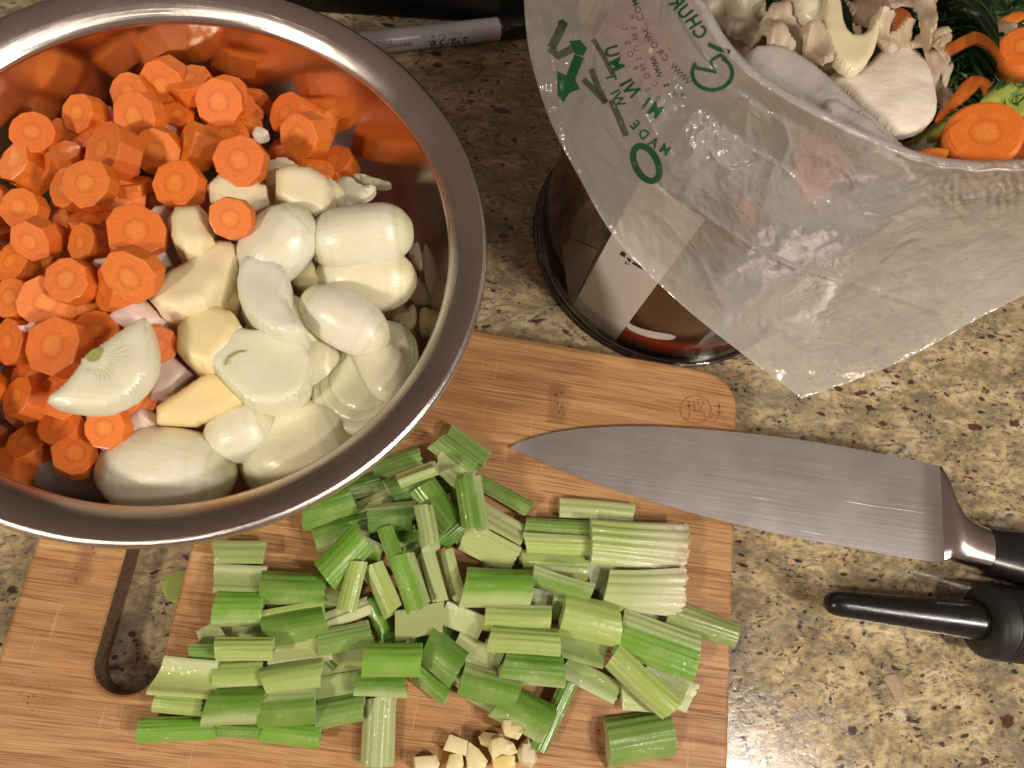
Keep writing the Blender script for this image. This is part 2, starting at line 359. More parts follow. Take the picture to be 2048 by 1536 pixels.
tr = g.n('ShaderNodeBsdfTransparent'); mx = g.n('ShaderNodeMixShader'); mx.inputs[0].default_value = .62
g.set(Base_Color=(.05, .09, .045), Roughness=.4); g.l(tr.outputs[0], mx.inputs[1]); g.l(g.b.outputs[0], mx.inputs[2]); g.l(mx.outputs[0], g.out.inputs[0])
M_INK2 = g.m
g = Mat('black_ink'); g.set(Base_Color=(.02, .018, .018), Roughness=.4); M_BINK = g.m
g = Mat('grey_ink'); g.set(Base_Color=(.16, .15, .15), Roughness=.4); M_GINK = g.m
# jar
g = Mat('clear_plastic')
tr = g.n('ShaderNodeBsdfTransparent'); tr.inputs[0].default_value = (.80, .78, .75, 1); gl = g.n('ShaderNodeBsdfGlossy'); gl.inputs['Roughness'].default_value = .06
fr = g.n('ShaderNodeFresnel'); fr.inputs[0].default_value = 1.55; mx = g.n('ShaderNodeMixShader')
g.l(g.math('ADD', fr.outputs[0], .04), mx.inputs[0]); g.l(tr.outputs[0], mx.inputs[1]); g.l(gl.outputs[0], mx.inputs[2]); g.l(mx.outputs[0], g.out.inputs[0])
M_CLEAR = g.m
g = Mat('dark_label')
n1 = g.noise(26, 5, .7); n2 = g.noise(1, 4, .7, src=g.mapping(scale=(120, 120, 18)))
c = g.ramp(n1, (.42, (.012, .006, .004)), (.58, (.05, .017, .010)), (.68, (.16, .02, .012)))
c = g.mix(g.math('MULTIPLY', g.ramp(n2, (.58, 0), (.70, 1)), .5), c, (.22, .16, .12))
g.set(Base_Color=c, Roughness=.16, Coat_Weight=.5); M_LDARK = g.m
g = Mat('white_label'); g.set(Base_Color=(.66, .63, .60), Roughness=.22); M_LWHITE = g.m
g = Mat('grey_label'); g.set(Base_Color=g.ramp(g.noise(60, 4), (.3, (.10, .075, .065)), (.7, (.17, .13, .115))), Roughness=.25); M_LGREY = g.m
g = Mat('red_label')
sx = g.n('ShaderNodeSeparateXYZ'); g.l(g.obj(), sx.inputs[0])
zz = g.math('ADD', g.math('MULTIPLY', sx.outputs[2], 30), g.math('MULTIPLY', g.noise(60, 4), .25))
g.set(Base_Color=g.ramp(zz, (.28, (.10, .05, .028)), (.45, (.17, .045, .025)), (.68, (.42, .045, .018)), (.95, (.10, .03, .013)), (1.0, (.055, .024, .012))), Roughness=.2, Coat_Weight=.4); M_LRED = g.m
g = Mat('marker_white'); g.set(Base_Color=(.58, .56, .56), Roughness=.3); M_MARK = g.m
g = Mat('water'); g.set(Base_Color=(1, 1, 1), Roughness=.02, Transmission_Weight=1.0, IOR=1.33); M_WATER = g.m

# ------------------------------------------------------------------ object helpers
def tag(o, label=None, cat=None, group=None, kind=None):
    for k, v in (('label', label), ('category', cat), ('group', group), ('kind', kind)):
        if v: o[k] = v
    return o
def empty(name, loc):
    o = bpy.data.objects.new(name, None); o.empty_display_size = .01; COL.objects.link(o); o.location = loc; return o
def link(name, me, mats, parent=None, mw=None):
    o = bpy.data.objects.new(name, me); COL.objects.link(o)
    for m in (mats if isinstance(mats, (list, tuple)) else [mats]):
        if len(me.materials) < (len(mats) if isinstance(mats, (list, tuple)) else 1): me.materials.append(m)
    if mw is not None: o.matrix_world = mw
    if parent is not None:
        o.parent = parent
        o.matrix_parent_inverse = Matrix.Identity(4)
        if mw is not None: o.matrix_basis = parent.matrix_basis.inverted() @ mw
        else: o.matrix_basis = parent.matrix_basis.inverted()
    return o
def from_bm(name, bm, mats, parent=None, smooth=False, centre=False, angle=None):
    if centre:
        lo = Vector((1e9,) * 3); hi = -lo
        for v in bm.verts:
            for i in range(3): lo[i] = min(lo[i], v.co[i]); hi[i] = max(hi[i], v.co[i])
        cpt = Vector(((lo.x + hi.x) / 2, (lo.y + hi.y) / 2, lo.z))
        for v in bm.verts: v.co -= cpt
        mw = Matrix.Translation(cpt)
    else: mw = None
    me = bpy.data.meshes.new(name); bm.to_mesh(me); bm.free()
    if smooth:
        for p in me.polygons: p.use_smooth = True
        if angle is not None:
            b2 = bmesh.new(); b2.from_mesh(me)
            for e in b2.edges:
                if len(e.link_faces) == 2 and e.calc_face_angle(0) > math.radians(angle): e.smooth = False
            b2.to_mesh(me); b2.free()
    return link(name, me, mats, parent, mw)

def inside(pt, poly):
    x, y = pt; r = False; n = len(poly)
    for i in range(n):
        x1, y1 = poly[i]; x2, y2 = poly[(i + 1) % n]
        if (y1 > y) != (y2 > y) and x < (x2 - x1) * (y - y1) / (y2 - y1) + x1: r = not r
    return r
def dist_edge(pt, poly):
    p = Vector(pt); best = 1e9; n = len(poly)
    for i in range(n):
        a = Vector(poly[i]); b = Vector(poly[(i + 1) % n]); ab = b - a
        t = max(0, min(1, (p - a).dot(ab) / max(ab.length_squared, 1e-12)))
        best = min(best, (a + ab * t - p).length)
    return best
def smooth_poly(poly, it=1):
    for _ in range(it):
        o = []
        n = len(poly)
        for i in range(n):
            a = poly[i]; b = poly[(i + 1) % n]
            o.append((a[0] * .75 + b[0] * .25, a[1] * .75 + b[1] * .25)); o.append((a[0] * .25 + b[0] * .75, a[1] * .25 + b[1] * .75))
        poly = o
    return poly
def flat_grid(poly, step):
    """bmesh of a polygon in 2D cut by a grid"""
    bm = bmesh.new()
    vs = [bm.verts.new((x, y, 0)) for x, y in poly]
    bm.faces.new(vs)
    cut_grid(bm, step); return bm
def cut_grid(bm, step):
    xs = [v.co.x for v in bm.verts]; ys = [v.co.y for v in bm.verts]
    x = math.floor(min(xs) / step) * step + step
    while x < max(xs):
        bmesh.ops.bisect_plane(bm, geom=bm.verts[:] + bm.edges[:] + bm.faces[:], plane_co=(x, 0, 0), plane_no=(1, 0, 0)); x += step
    y = math.floor(min(ys) / step) * step + step
    while y < max(ys):
        bmesh.ops.bisect_plane(bm, geom=bm.verts[:] + bm.edges[:] + bm.faces[:], plane_co=(0, y, 0), plane_no=(0, 1, 0)); y += step

def puff(poly, z, thick, dome=0.0, step=14, tilt=(0, 0), prof=2.0, wob=0.0, edge=None, fn=None, soft=True, seed=0):
    """a solid with the given outline lying in a plane through height z (tilt in metres of rise per metre, along x and y), flat below, domed above"""
    if soft: poly = smooth_poly(poly, 1)
    cx = sum(p[0] for p in poly) / len(poly); cy = sum(p[1] for p in poly) / len(poly)
    bm = flat_grid(poly, step)
    dmax = max([dist_edge((v.co.x, v.co.y), poly) for v in bm.verts] + [1])
    c0 = P(cx, cy, z); nrm = Vector((-tilt[0], -tilt[1], 1)).normalized()
    def on_plane(px, py):
        r = ray(px, py); t = (c0 - EYE).dot(nrm) / r.dot(nrm); return EYE + r * t
    bmesh.ops.triangulate(bm, faces=[f for f in bm.faces if len(f.verts) > 4])
    bound = set(v for e in bm.edges if e.is_boundary for v in e.verts)
    bound_edges = [e for e in bm.edges if e.is_boundary]
    o = bmesh.new(); top = {}; bot = {}
    e_w = edge if edge else dmax
    for v in bm.verts:
        px, py = v.co.x, v.co.y
        w = on_plane(px, py); d = 0 if v in bound else min(1, dist_edge((px, py), poly) / e_w)
        hgt = dome * (1 - (1 - d) ** prof) ** (1 / prof) if dome else 0
        if fn: hgt += fn(px, py, d)
        if wob: hgt += wob * noise.noise(Vector((px * .02 + seed, py * .02, z * 50)))
        top[v] = o.verts.new(w + nrm * hgt); bot[v] = o.verts.new(w - nrm * thick + (nrm * (wob * noise.noise(Vector((px * .02 + seed, py * .02, z * 50)))) if wob else nrm * 0))
    for f in bm.faces:
        o.faces.new([top[v] for v in f.verts]); o.faces.new([bot[v] for v in reversed(f.verts)])
    for e in bound_edges:
        a, b = e.verts
        try: o.faces.new([top[a], top[b], bot[b], bot[a]])
        except ValueError: pass
    bm.free(); bmesh.ops.recalc_face_normals(o, faces=o.faces[:])
    return o

def decal(bm2d, hit, off, name, mat, parent, step=8):
    cut_grid(bm2d, step)
    bmesh.ops.triangulate(bm2d, faces=[f for f in bm2d.faces if len(f.verts) > 4])
    dead = []
    for v in bm2d.verts:
        h = hit(v.co.x, v.co.y)
        if h is None: dead.append(v)
        else: v.co = h[0] + h[1] * off
    if dead: bmesh.ops.delete(bm2d, geom=dead, context='VERTS')
    if not bm2d.faces: return None
    # thickness so that the print is not a bare sheet
    return from_bm(name, bm2d, mat, parent)

def text_bm(s, px, py, size, ang, mirror=False, shear=0.0, xs=1.0, warp=None, bold=0.0):
    """lettering as 2D faces in photograph pixels, ang clockwise in the picture"""
    cu = bpy.data.curves.new('t', 'FONT'); cu.body = s; cu.size = 1; cu.shear = shear; cu.resolution_u = 2; cu.offset = bold
    ob = bpy.data.objects.new('t', cu); COL.objects.link(ob)
    dg = bpy.context.evaluated_depsgraph_get(); me = bpy.data.meshes.new_from_object(ob.evaluated_get(dg))
    bpy.data.objects.remove(ob); bpy.data.curves.remove(cu)
    bm = bmesh.new(); bm.from_mesh(me); bpy.data.meshes.remove(me)
    a = math.radians(ang); ca, sa = math.cos(a), math.sin(a)
    for v in bm.verts:
        x, y = v.co.x * size * xs, -v.co.y * size          # y down in the picture
        if mirror: y = -y
        if warp: x, y = warp(x, y)
        v.co = Vector((px + x * ca - y * sa, py + x * sa + y * ca, 0))
    return bm

def rev(profile, seg=96, uv=True):
    """lathe of (r, z) pairs about the z axis"""
    bm = bmesh.new(); rings = []
    for r, z in profile:
        if r < 1e-6: rings.append([bm.verts.new((0, 0, z))])
        else: rings.append([bm.verts.new((r * math.cos(2 * math.pi * i / seg), r * math.sin(2 * math.pi * i / seg), z)) for i in range(seg)])
    ul = bm.loops.layers.uv.new('UVMap'); n = len(rings)
    for k in range(n - 1):
        A, B = rings[k], rings[k + 1]
        for i in range(seg):
            j = (i + 1) % seg
            if len(A) == 1 and len(B) == 1: continue
            if len(A) == 1: vs = [A[0], B[i], B[j]]; uvs = [(i / seg, k / n), (i / seg, (k + 1) / n), ((i + 1) / seg, (k + 1) / n)]
            elif len(B) == 1: vs = [A[i], B[0], A[j]]; uvs = [(i / seg, k / n), (i / seg, (k + 1) / n), ((i + 1) / seg, k / n)]
            else: vs = [A[i], B[i], B[j], A[j]]; uvs = [(i / seg, k / n), (i / seg, (k + 1) / n), ((i + 1) / seg, (k + 1) / n), ((i + 1) / seg, k / n)]
            f = bm.faces.new(vs)
            for lp, u in zip(f.loops, uvs): lp[ul].uv = u
    bmesh.ops.recalc_face_normals(bm, faces=bm.faces[:])
    return bm

# ================================================================== SETTING
bm = bmesh.new(); bmesh.ops.create_cube(bm, size=1)
for v in bm.verts: v.co = Vector((v.co.x * 2.2, v.co.y * 1.3 - .1, v.co.z * .03 - .015))
tag(from_bm('countertop', bm, M_GRANITE), 'speckled cream, grey and burgundy polished granite kitchen counter', kind='structure')

# black appliance edge behind the marker
a = P(560, 34); b = P(1180, -8)
dx = (b - a).normalized(); dy = Vector((-dx.y, dx.x, 0))
bm = bmesh.new(); bmesh.ops.create_cube(bm, size=1)
for v in bm.verts: v.co = Vector((v.co.x * 1.2, v.co.y * .3 + .15, v.co.z * .04 + .021))
bmesh.ops.bevel(bm, geom=bm.edges[:], offset=.006, segments=3, affect='EDGES')
mw = Matrix((dx.to_4d(), dy.to_4d(), (0, 0, 1, 0), (0, 0, 0, 1))).transposed(); mw.col[3] = (a.x, a.y, .0, 1)
ap = empty('appliance', a); tag(ap, 'black appliance edge lying in shadow behind the marker pen', 'appliance')
me = bpy.data.meshes.new('housing'); bm.to_mesh(me); bm.free(); link('housing', me, M_ENAMEL, ap, mw)

# ================================================================== CUTTING BOARD
BT = 0.017 * K / .95
TH = math.radians(-7.1)
bx = Vector((math.cos(TH), math.sin(TH), 0)); by = Vector((-math.sin(TH), math.cos(TH), 0))
p_r = P(1470, 1000, BT); p_t = P(1200, 702, BT); p_l = P(38, 1185, BT)
def b2(p): return (p.dot(bx), p.dot(by))
XR = b2(p_r)[0]; YT = b2(p_t)[1]; XL = b2(p_l)[0]; YB = b2(P(700, 1536, BT))[1] - .035
ORG = bx * XR + by * YT
BM = Matrix((bx.to_4d(), by.to_4d(), (0, 0, 1, 0), (0, 0, 0, 1))).transposed(); BM.col[3] = (ORG.x, ORG.y, 0, 1)
WB, HB = XR - XL, YT - YB
def rrect(x0, y0, x1, y1, r, seg=8):
    o = []
    for cx, cy, a0 in ((x1 - r, y1 - r, 0), (x0 + r, y1 - r, 90), (x0 + r, y0 + r, 180), (x1 - r, y0 + r, 270)):
        for i in range(seg + 1):
            t = math.radians(a0 + 90 * i / seg); o.append((cx + r * math.cos(t), cy + r * math.sin(t)))
    return o
outer = rrect(-WB, -HB, 0, 0, .017)
hl = b2(P(215, 1230, BT))[0] - XR; hr = b2(P(345, 1230, BT))[0] - XR; hb = b2(P(250, 1390, BT))[1] - YT
hole = rrect(hl, hb, hr, hb + .105, (hr - hl) / 2 * .98, 10)
bm = bmesh.new()
def loop(pts, z): 
    vs = [bm.verts.new((x, y, z)) for x, y in pts]; return vs, [bm.edges.new((vs[i], vs[(i + 1) % len(vs)])) for i in range(len(vs))]
vo, eo = loop(outer, BT); vh, eh = loop(hole, BT)
bmesh.ops.triangle_fill(bm, use_beauty=True, use_dissolve=False, edges=eo + eh)
cent = [f for f in bm.faces if inside(f.calc_center_median().xy, hole)]
bmesh.ops.delete(bm, geom=cent, context='FACES')
for f in bm.faces:
    if f.normal.z < 0: f.normal_flip()
top_f = bm.faces[:]
r = bmesh.ops.extrude_face_region(bm, geom=top_f)
newv = [x for x in r['geom'] if isinstance(x, bmesh.types.BMVert)]
for v in newv: v.co.z = 0.0005
bmesh.ops.recalc_face_normals(bm, faces=bm.faces[:])
be = [e for e in bm.edges if len(e.link_faces) == 2 and all(v.co.z > BT - 1e-5 for v in e.verts) and e.calc_face_angle(0) > 1.2]
bmesh.ops.bevel(bm, geom=be, offset=.0022, segments=3, affect='EDGES', profile=.5)
me0 = bpy.data.meshes.new('b'); bm.to_mesh(me0); bm.free()
board = empty('cutting_board', Vector((ORG.x, ORG.y, 0))); board.rotation_euler = (0, 0, TH)
tag(board, 'bamboo cutting board with a slotted hand hole, under the steel bowl and celery', 'cutting board')
bpy.context.view_layer.update()
ys = [.004]; widths = [.0205, .0195, .021, .0155, .020, .0215, .019, .020, .0205, .021, .02, .02, .02]
y = 0.0005; k = 0
while y > -HB:
    y2 = y - widths[k % len(widths)]; k += 1
    b = bmesh.new(); b.from_mesh(me0)
    for (yy, no) in ((y - .00006, (0, 1, 0)), (y2 + .00006, (0, -1, 0))):
        rr = bmesh.ops.bisect_plane(b, geom=b.verts[:] + b.edges[:] + b.faces[:], plane_co=(0, yy, 0), plane_no=no, clear_outer=True)
        ed = [e for e in b.edges if e.is_boundary]
        if ed: bmesh.ops.holes_fill(b, edges=ed, sides=0)
    if b.faces:
        m = bpy.data.meshes.new('bamboo_strip'); b.to_mesh(m)
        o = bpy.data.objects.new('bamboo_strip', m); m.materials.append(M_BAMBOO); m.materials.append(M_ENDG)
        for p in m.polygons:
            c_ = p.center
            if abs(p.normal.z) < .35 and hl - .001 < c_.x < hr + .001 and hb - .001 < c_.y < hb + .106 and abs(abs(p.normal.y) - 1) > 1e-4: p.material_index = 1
        COL.objects.link(o); o.parent = board
    b.free(); y = y2
# the maker's mark burnt in at the corner
def hit_plane(z):
    return lambda px, py: (P(px, py, z), Vector((0, 0, 1)))
def stroke(pts, w, closed=False):
    """ribbon in picture pixels"""
    bm = bmesh.new(); n = len(pts); L = []; R = []
    for i in range(n):
        a = Vector(pts[(i - 1) % n] if closed or i > 0 else pts[0]); c = Vector(pts[(i + 1) % n] if closed or i < n - 1 else pts[-1])
        d = (c - a).normalized(); nn = Vector((-d.y, d.x)) * w / 2; p = Vector(pts[i])
        L.append(bm.verts.new((*(p + nn), 0))); R.append(bm.verts.new((*(p - nn), 0)))
    for i in range(n if closed else n - 1):
        j = (i + 1) % n; bm.faces.new((L[i], L[j], R[j], R[i]))
    return bm
def ell(cx, cy, rx, ry, n=28, a0=0, a1=360, rot=0):
    o = []
    for i in range(n):
        t = math.radians(a0 + (a1 - a0) * i / (n if a1 - a0 == 360 else n - 1)); x = rx * math.cos(t); y = ry * math.sin(t)
        c, s = math.cos(math.radians(rot)), math.sin(math.radians(rot)); o.append((cx + x * c - y * s, cy + x * s + y * c))
    return o
def merge(*bms):
    o = bmesh.new()
    for b in bms:
        m = bpy.data.meshes.new('x'); b.to_mesh(m); o.from_mesh(m); bpy.data.meshes.remove(m); b.free()
    return o
mk = merge(stroke(ell(1391, 819, 31, 28), 2.6, True), stroke([(1376, 800), (1380, 825), (1376, 840), (1371, 838)], 3), stroke([(1371, 812), (1388, 810)], 3),
           stroke([(1388, 800), (1390, 822)], 3), stroke([(1386, 822), (1402, 824)], 3), stroke([(1397, 812), (1396, 800), (1404, 799), (1408, 806), (1400, 818), (1410, 830), (1408, 840), (1400, 838)], 3),
           stroke([(1428, 812), (1446, 814)], 3), stroke([(1432, 824), (1446, 826)], 3), stroke([(1438, 806), (1438, 832), (1430, 842)], 3), stroke([(1444, 832), (1450, 842)], 3), stroke([(1420, 838), (1428, 828)], 3))
o = decal(mk, hit_plane(BT), .00012, 'burnt_mark', M_BRAND, board, 40)

# ================================================================== STEEL BOWL
HO = .255 * K; HI = HO / .979
ZO = H - HO; ZI = H - HI
BC = Vector((-.3228 * HO, .5493 * HO, 0)); RO = .4386 * HO; RI = .3766 * HI
bowl = empty('mixing_bowl', (BC.x, BC.y, BT)); tag(bowl, 'large polished steel mixing bowl with a wide flared rim, full of cut vegetables', 'bowl')
bpy.context.view_layer.update()
zb = BT + .0006
def wall_r(z):
    t = max(0, min(1, (z - zb) / (ZI - zb)))
    return RI * (.60 + .12 * t + .28 * (1 - (1 - t) ** 2.8) ** .5) if t > 0 else RI * .6
prof = [(0, zb + .0012)] + [(RI * .59 * i / 4, zb + .0012) for i in (1, 2, 3, 4)]
for i in range(0, 25):
    t = i / 24; prof.append((wall_r(zb + .0016 + (ZI - zb - .0016) * t), zb + .0016 + (ZI - zb - .0016) * t))
inner_prof = prof[:]
body = inner_prof + [(r + .0008, z) for r, z in reversed(inner_prof[5:])] + [(0, zb)]
from_bm('bowl_body', rev(body, 128), M_BOWL, bowl, True).matrix_basis = bowl.matrix_basis.inverted() @ Matrix.Translation((BC.x, BC.y, 0))
W_ = RO - RI
rimp = [(RI - .0002, ZI - .0006), (RI + .0004, ZI + .0004), (RI + .0012, ZI + .0011), (RI + W_ * .18, ZI + (ZO - ZI) * .42), (RI + W_ * .35, ZI + (ZO - ZI) * .66), (RI + W_ * .55, ZI + (ZO - ZI) * .86), (RI + W_ * .75, ZO + .0001), (RI + W_ * .86, ZO + .0002),
        (RO - .0020, ZO - .0001), (RO - .0010, ZO - .0004), (RO - .0003, ZO - .0011), (RO, ZO - .0021), (RO - .0004, ZO - .0031), (RO - .0013, ZO - .0036), (RO - .0023, ZO - .0031), (RO - .0026, ZO - .0018), (RI + W_ * .6, ZI + (ZO - ZI) * .8 - .0008), (RI + W_ * .3, ZI + (ZO - ZI) * .5 - .0010), (RI + .0010, ZI - .0006)]
from_bm('rim', rev(rimp, 160), M_RIM, bowl, True, angle=60).matrix_basis = bowl.matrix_basis.inverted() @ Matrix.Translation((BC.x, BC.y, 0))

def pile(px, py):
    """height of the heap seen at a place of the picture"""
    z = .088 * K
    for _ in range(3):
        w = P(px, py, z); r = (w - BC).xy.length / RI
        z = K * (.074 + .020 * max(0, 1 - r * r))
    return z

# ================================================================== CARROTS
def carrot_mesh(i):
    r = random.Random(100 + i); n = r.choice((8, 9, 9, 10, 11, 12)); bm = bmesh.new()
    rad = []
    a = 0; angs = []
    for k in range(n): angs.append((k + r.uniform(-.22, .22)) * 2 * math.pi / n)
    lo = [bm.verts.new((math.cos(t) * r.uniform(.94, 1.05), math.sin(t) * r.uniform(.94, 1.05), -1)) for t in angs]
    tp = r.uniform(.90, 1.0)
    hi = [bm.verts.new((v.co.x * tp, v.co.y * tp, 1)) for v in lo]
    bm.faces.new(hi); bm.faces.new(list(reversed(lo)))
    for k in range(n): bm.faces.new((lo[k], lo[(k + 1) % n], hi[(k + 1) % n], hi[k]))
    bmesh.ops.recalc_face_normals(bm, faces=bm.faces[:])
    bmesh.ops.bevel(bm, geom=bm.edges[:], offset=.055, segments=3, affect='EDGES', profile=.6)
    me = bpy.data.meshes.new('carrot_slice'); bm.to_mesh(me); bm.free(); me.materials.append(M_CARROT)
    for p in me.polygons: p.use_smooth = p.area < .12
    return me
CM = [carrot_mesh(i) for i in range(9)]
TAKEN = []
def carrot(i, px, py, R, th, lx, ly, lvl, label, tone=(1, 1, 1), roll=None, z=None, group='carrot slices in the bowl', name='carrot_slice', sq=1.0):
    zc = pile(px, py) + lvl * .011 if z is None else z
    m = mpp(px, py, zc); rr = R * m; hh = th * m * (.42 if name == 'carrot_slice' else .5)
    n = Vector((math.tan(math.radians(lx)), math.tan(math.radians(ly)), 1)).normalized()
    q = Vector((0, 0, 1)).rotation_difference(n).to_matrix()
    o = bpy.data.objects.new(name, CM[i % len(CM)]); COL.objects.link(o)
    rot = VIEW @ q @ Matrix.Rotation(rnd.uniform(0, 6.28) if roll is None else roll, 3, 'Z')
    cpt = P(px, py, zc) - (VIEW @ n) * hh
    o.matrix_world = Matrix.Translation(cpt) @ rot.to_4x4() @ Matrix.Diagonal((rr, rr * sq, hh, 1))
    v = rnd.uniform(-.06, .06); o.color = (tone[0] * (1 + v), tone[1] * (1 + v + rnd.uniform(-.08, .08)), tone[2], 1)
    tag(o, label, 'carrot', group); TAKEN.append((px, py, label)); return o
# px, py of the face centre, radius px, thickness px, lean right deg, lean up deg, level
CARROTS = [
 (323, 172, 50, 62, -4, -34, 1.3, 'tall carrot chunk topmost at the back of the heap, cut face tipped down'),
 (267, 232, 53, 42, -12, -12, 1.2, 'round pale carrot slice left of the topmost chunk'),
 (437, 204, 52, 50, 14, -14, 1.1, 'carrot slice with dark core at the back, right of the topmost chunk'),
 (203, 297, 58, 62, -28, 8, 1.4, 'thick eight-sided carrot slice with its long side turned to the right'),
 (356, 226, 34, 42, 25, 30, .5, 'small carrot offcut wedged beneath the topmost chunk'),
 (372, 283, 44, 60, -45, 12, .7, 'carrot wedge standing on edge between two slices at the centre back'),
 (312, 305, 50, 46, 5, -22, .4, 'carrot slice sunk between the octagonal slices at the heap centre'),
 (350, 366, 54, 44, -4, 6, 1.3, 'octagonal carrot slice with clear ring, beside the uppermost parsnip'),
 (478, 320, 54, 46, 3, -5, 1.8, 'octagonal carrot slice lying on top of a parsnip chunk'),
 (170, 366, 52, 42, -5, 2, 1.6, 'overlapping carrot slice, upper one of the pair at the left centre'),
 (128, 374, 46, 44, -22, 6, 1.0, 'carrot slice half covered by the upper one of the left-hand pair'),
 (128, 300, 34, 40, 10, 34, .7, 'small blocky carrot piece at the upper left of the heap'),
 (84, 332, 32, 44, -36, 5, .3, 'narrow carrot piece against the left wall above the corner slice'),
 (176, 264, 42, 44, -20, 26, .5, 'carrot slice peeping out behind the thick eight-sided slice'),
 (452, 266, 44, 40, 8, 28, .2, 'carrot slice with ragged frosty edge behind the ringed octagon'),
 (496, 248, 30, 40, 20, 20, -.1, 'small carrot block lodged near the white crumb at the back'),
 (500, 222, 30, 34, 30, 30, .1, 'dark carrot sliver resting against the back wall of the bowl'),
 (262, 362, 40, 28, 0, 58, .5, 'thin carrot slice on edge between the two octagonal slices'),
 (244, 404, 48, 40, 20, -12, .4, 'carrot slice lying under the overlapping pair'),
 (37, 414, 45, 40, -4, 6, 1.0, 'eight-sided carrot slice at the left border of the picture'),
 (596, 272, 50, 56, -22, -20, 1.1, 'six-sided bright carrot chunk at the back right by the wall'),
 (632, 228, 46, 50, 20, 32, .3, 'carrot chunk directly behind the six-sided bright one'),
 (640, 334, 32, 28, 28, 46, .6, 'little carrot wedge in front of the six-sided bright chunk'),
 (520, 168, 46, 52, 20, 48, -.2, 'carrot chunk leaning on the back wall under the rim'),
 (410, 140, 40, 50, 10, 45, -.2, 'carrot piece added as a reflection in the back wall, behind the topmost chunk'),  # solid carrot added where the back wall only mirrors the heap
 (460, 437, 47, 38, 4, -12, 1.9, 'heptagonal carrot slice resting alone among the parsnips and onions'),
 (272, 461, 60, 42, 22, 8, 1.7, 'widest ringed carrot slice at the middle of the heap'),
 (258, 556, 58, 50, -6, -28, 1.8, 'carrot slice with a greenish core just below the widest ringed slice'),
 (206, 578, 50, 56, -40, -4, 1.1, 'bright carrot slice on edge beneath the green-cored slice'),
 (131, 559, 52, 40, -4, 2, 1.3, 'smooth round carrot slice left of the green-cored one'),
 (160, 484, 40, 44, -24, 4, .8, 'small yellowish carrot slice above the smooth round one'),
 (58, 484, 46, 46, -10, -28, 1.2, 'chunky yellowish carrot slice near the left border'),
 (20, 522, 44, 40, -18, 16, .5, 'carrot slice cut by the left border below the chunky yellowish one'),
 (178, 432, 44, 30, 0, 52, .6, 'pinkish carrot slice seen edge-on under the overlapping pair'),
 (108, 470, 34, 40, 26, 24, .2, 'carrot corner showing between two yellowish slices'),
 (212, 470, 34, 36, 8, 24, -.1, 'carrot scrap in the gap left of the widest ringed slice'),
 (92, 604, 54, 56, 24, -10, .7, 'large dull carrot chunk below the smooth round slice'),
 (18, 594, 46, 44, -10, 10, .8, 'rounded carrot slice with amber edge at the left border'),
 (166, 622, 36, 36, 10, 10, .3, 'carrot block under the bright slice on edge'),
 (190, 662, 46, 46, 14, 22, .7, 'carrot slice just above the onion wedge'),
 (104, 690, 66, 48, -10, 6, 1.3, 'biggest carrot disc, left of the onion wedge'),
 (14, 684, 48, 46, -26, 2, .7, 'carrot slice cut by the left border beside the biggest disc'),
 (318, 690, 40, 44, 28, -10, .9, 'carrot slice tucked behind the tip of the onion wedge'),
 (32, 792, 46, 56, -24, 18, .8, 'shadowed carrot chunk at the lower left border'),
 (66, 752, 42, 44, 12, 24, .2, 'dark carrot chunk between the biggest disc and the lower left one'),
 (122, 790, 52, 44, 6, 16, .4, 'carrot slice pressed under the onion wedge'),
 (272, 796, 44, 44, 24, -10, .5, 'carrot slice peeking out below the onion wedge on its right'),
 (208, 856, 47, 38, 0, 4, .9, 'round dark carrot slice between the wedge and the big onion dome'),
 (116, 846, 46, 42, -6, 30, .4, 'shaded carrot slice at the lower left of the heap'),
 (150, 905, 48, 46, 22, 24, .5, 'lowest carrot chunk, by the near wall and the big onion dome'),
 (52, 880, 44, 50, -10, 40, -.2, 'carrot slice in deep shade against the near wall'),
]
for i, c in enumerate(CARROTS): carrot(i, *c[:7], c[7])
REFL_RING = []  # carrots added in place of reflections in the bowl wall, colour dimmed
for k in range(24):
    a_ = math.radians(-62 + k * 13.2 + rnd.uniform(-3, 3)); zz = K * rnd.uniform(.060, .078) + .004
    rr_ = wall_r(zz - .006) - .0085 - rnd.uniform(0, .003); w_ = BC + Vector((rr_ * math.cos(a_), rr_ * math.sin(a_), zz)); w_.z = zz
    v_ = VIEW.transposed() @ (w_ - EYE); REFL_RING.append((CX + FPX * v_.x / -v_.z, CY - FPX * v_.y / -v_.z, zz, math.degrees(a_)))
for k in range(11):
    a_ = math.radians(88 + k * 13.0 + rnd.uniform(-3, 3)); zz = K * rnd.uniform(.080, .088) + .003
    rr_ = wall_r(zz - .006) - .0095; w_ = BC + Vector((rr_ * math.cos(a_), rr_ * math.sin(a_), zz)); w_.z = zz
    v_ = VIEW.transposed() @ (w_ - EYE); REFL_RING.append((CX + FPX * v_.x / -v_.z, CY - FPX * v_.y / -v_.z, zz, math.degrees(a_)))
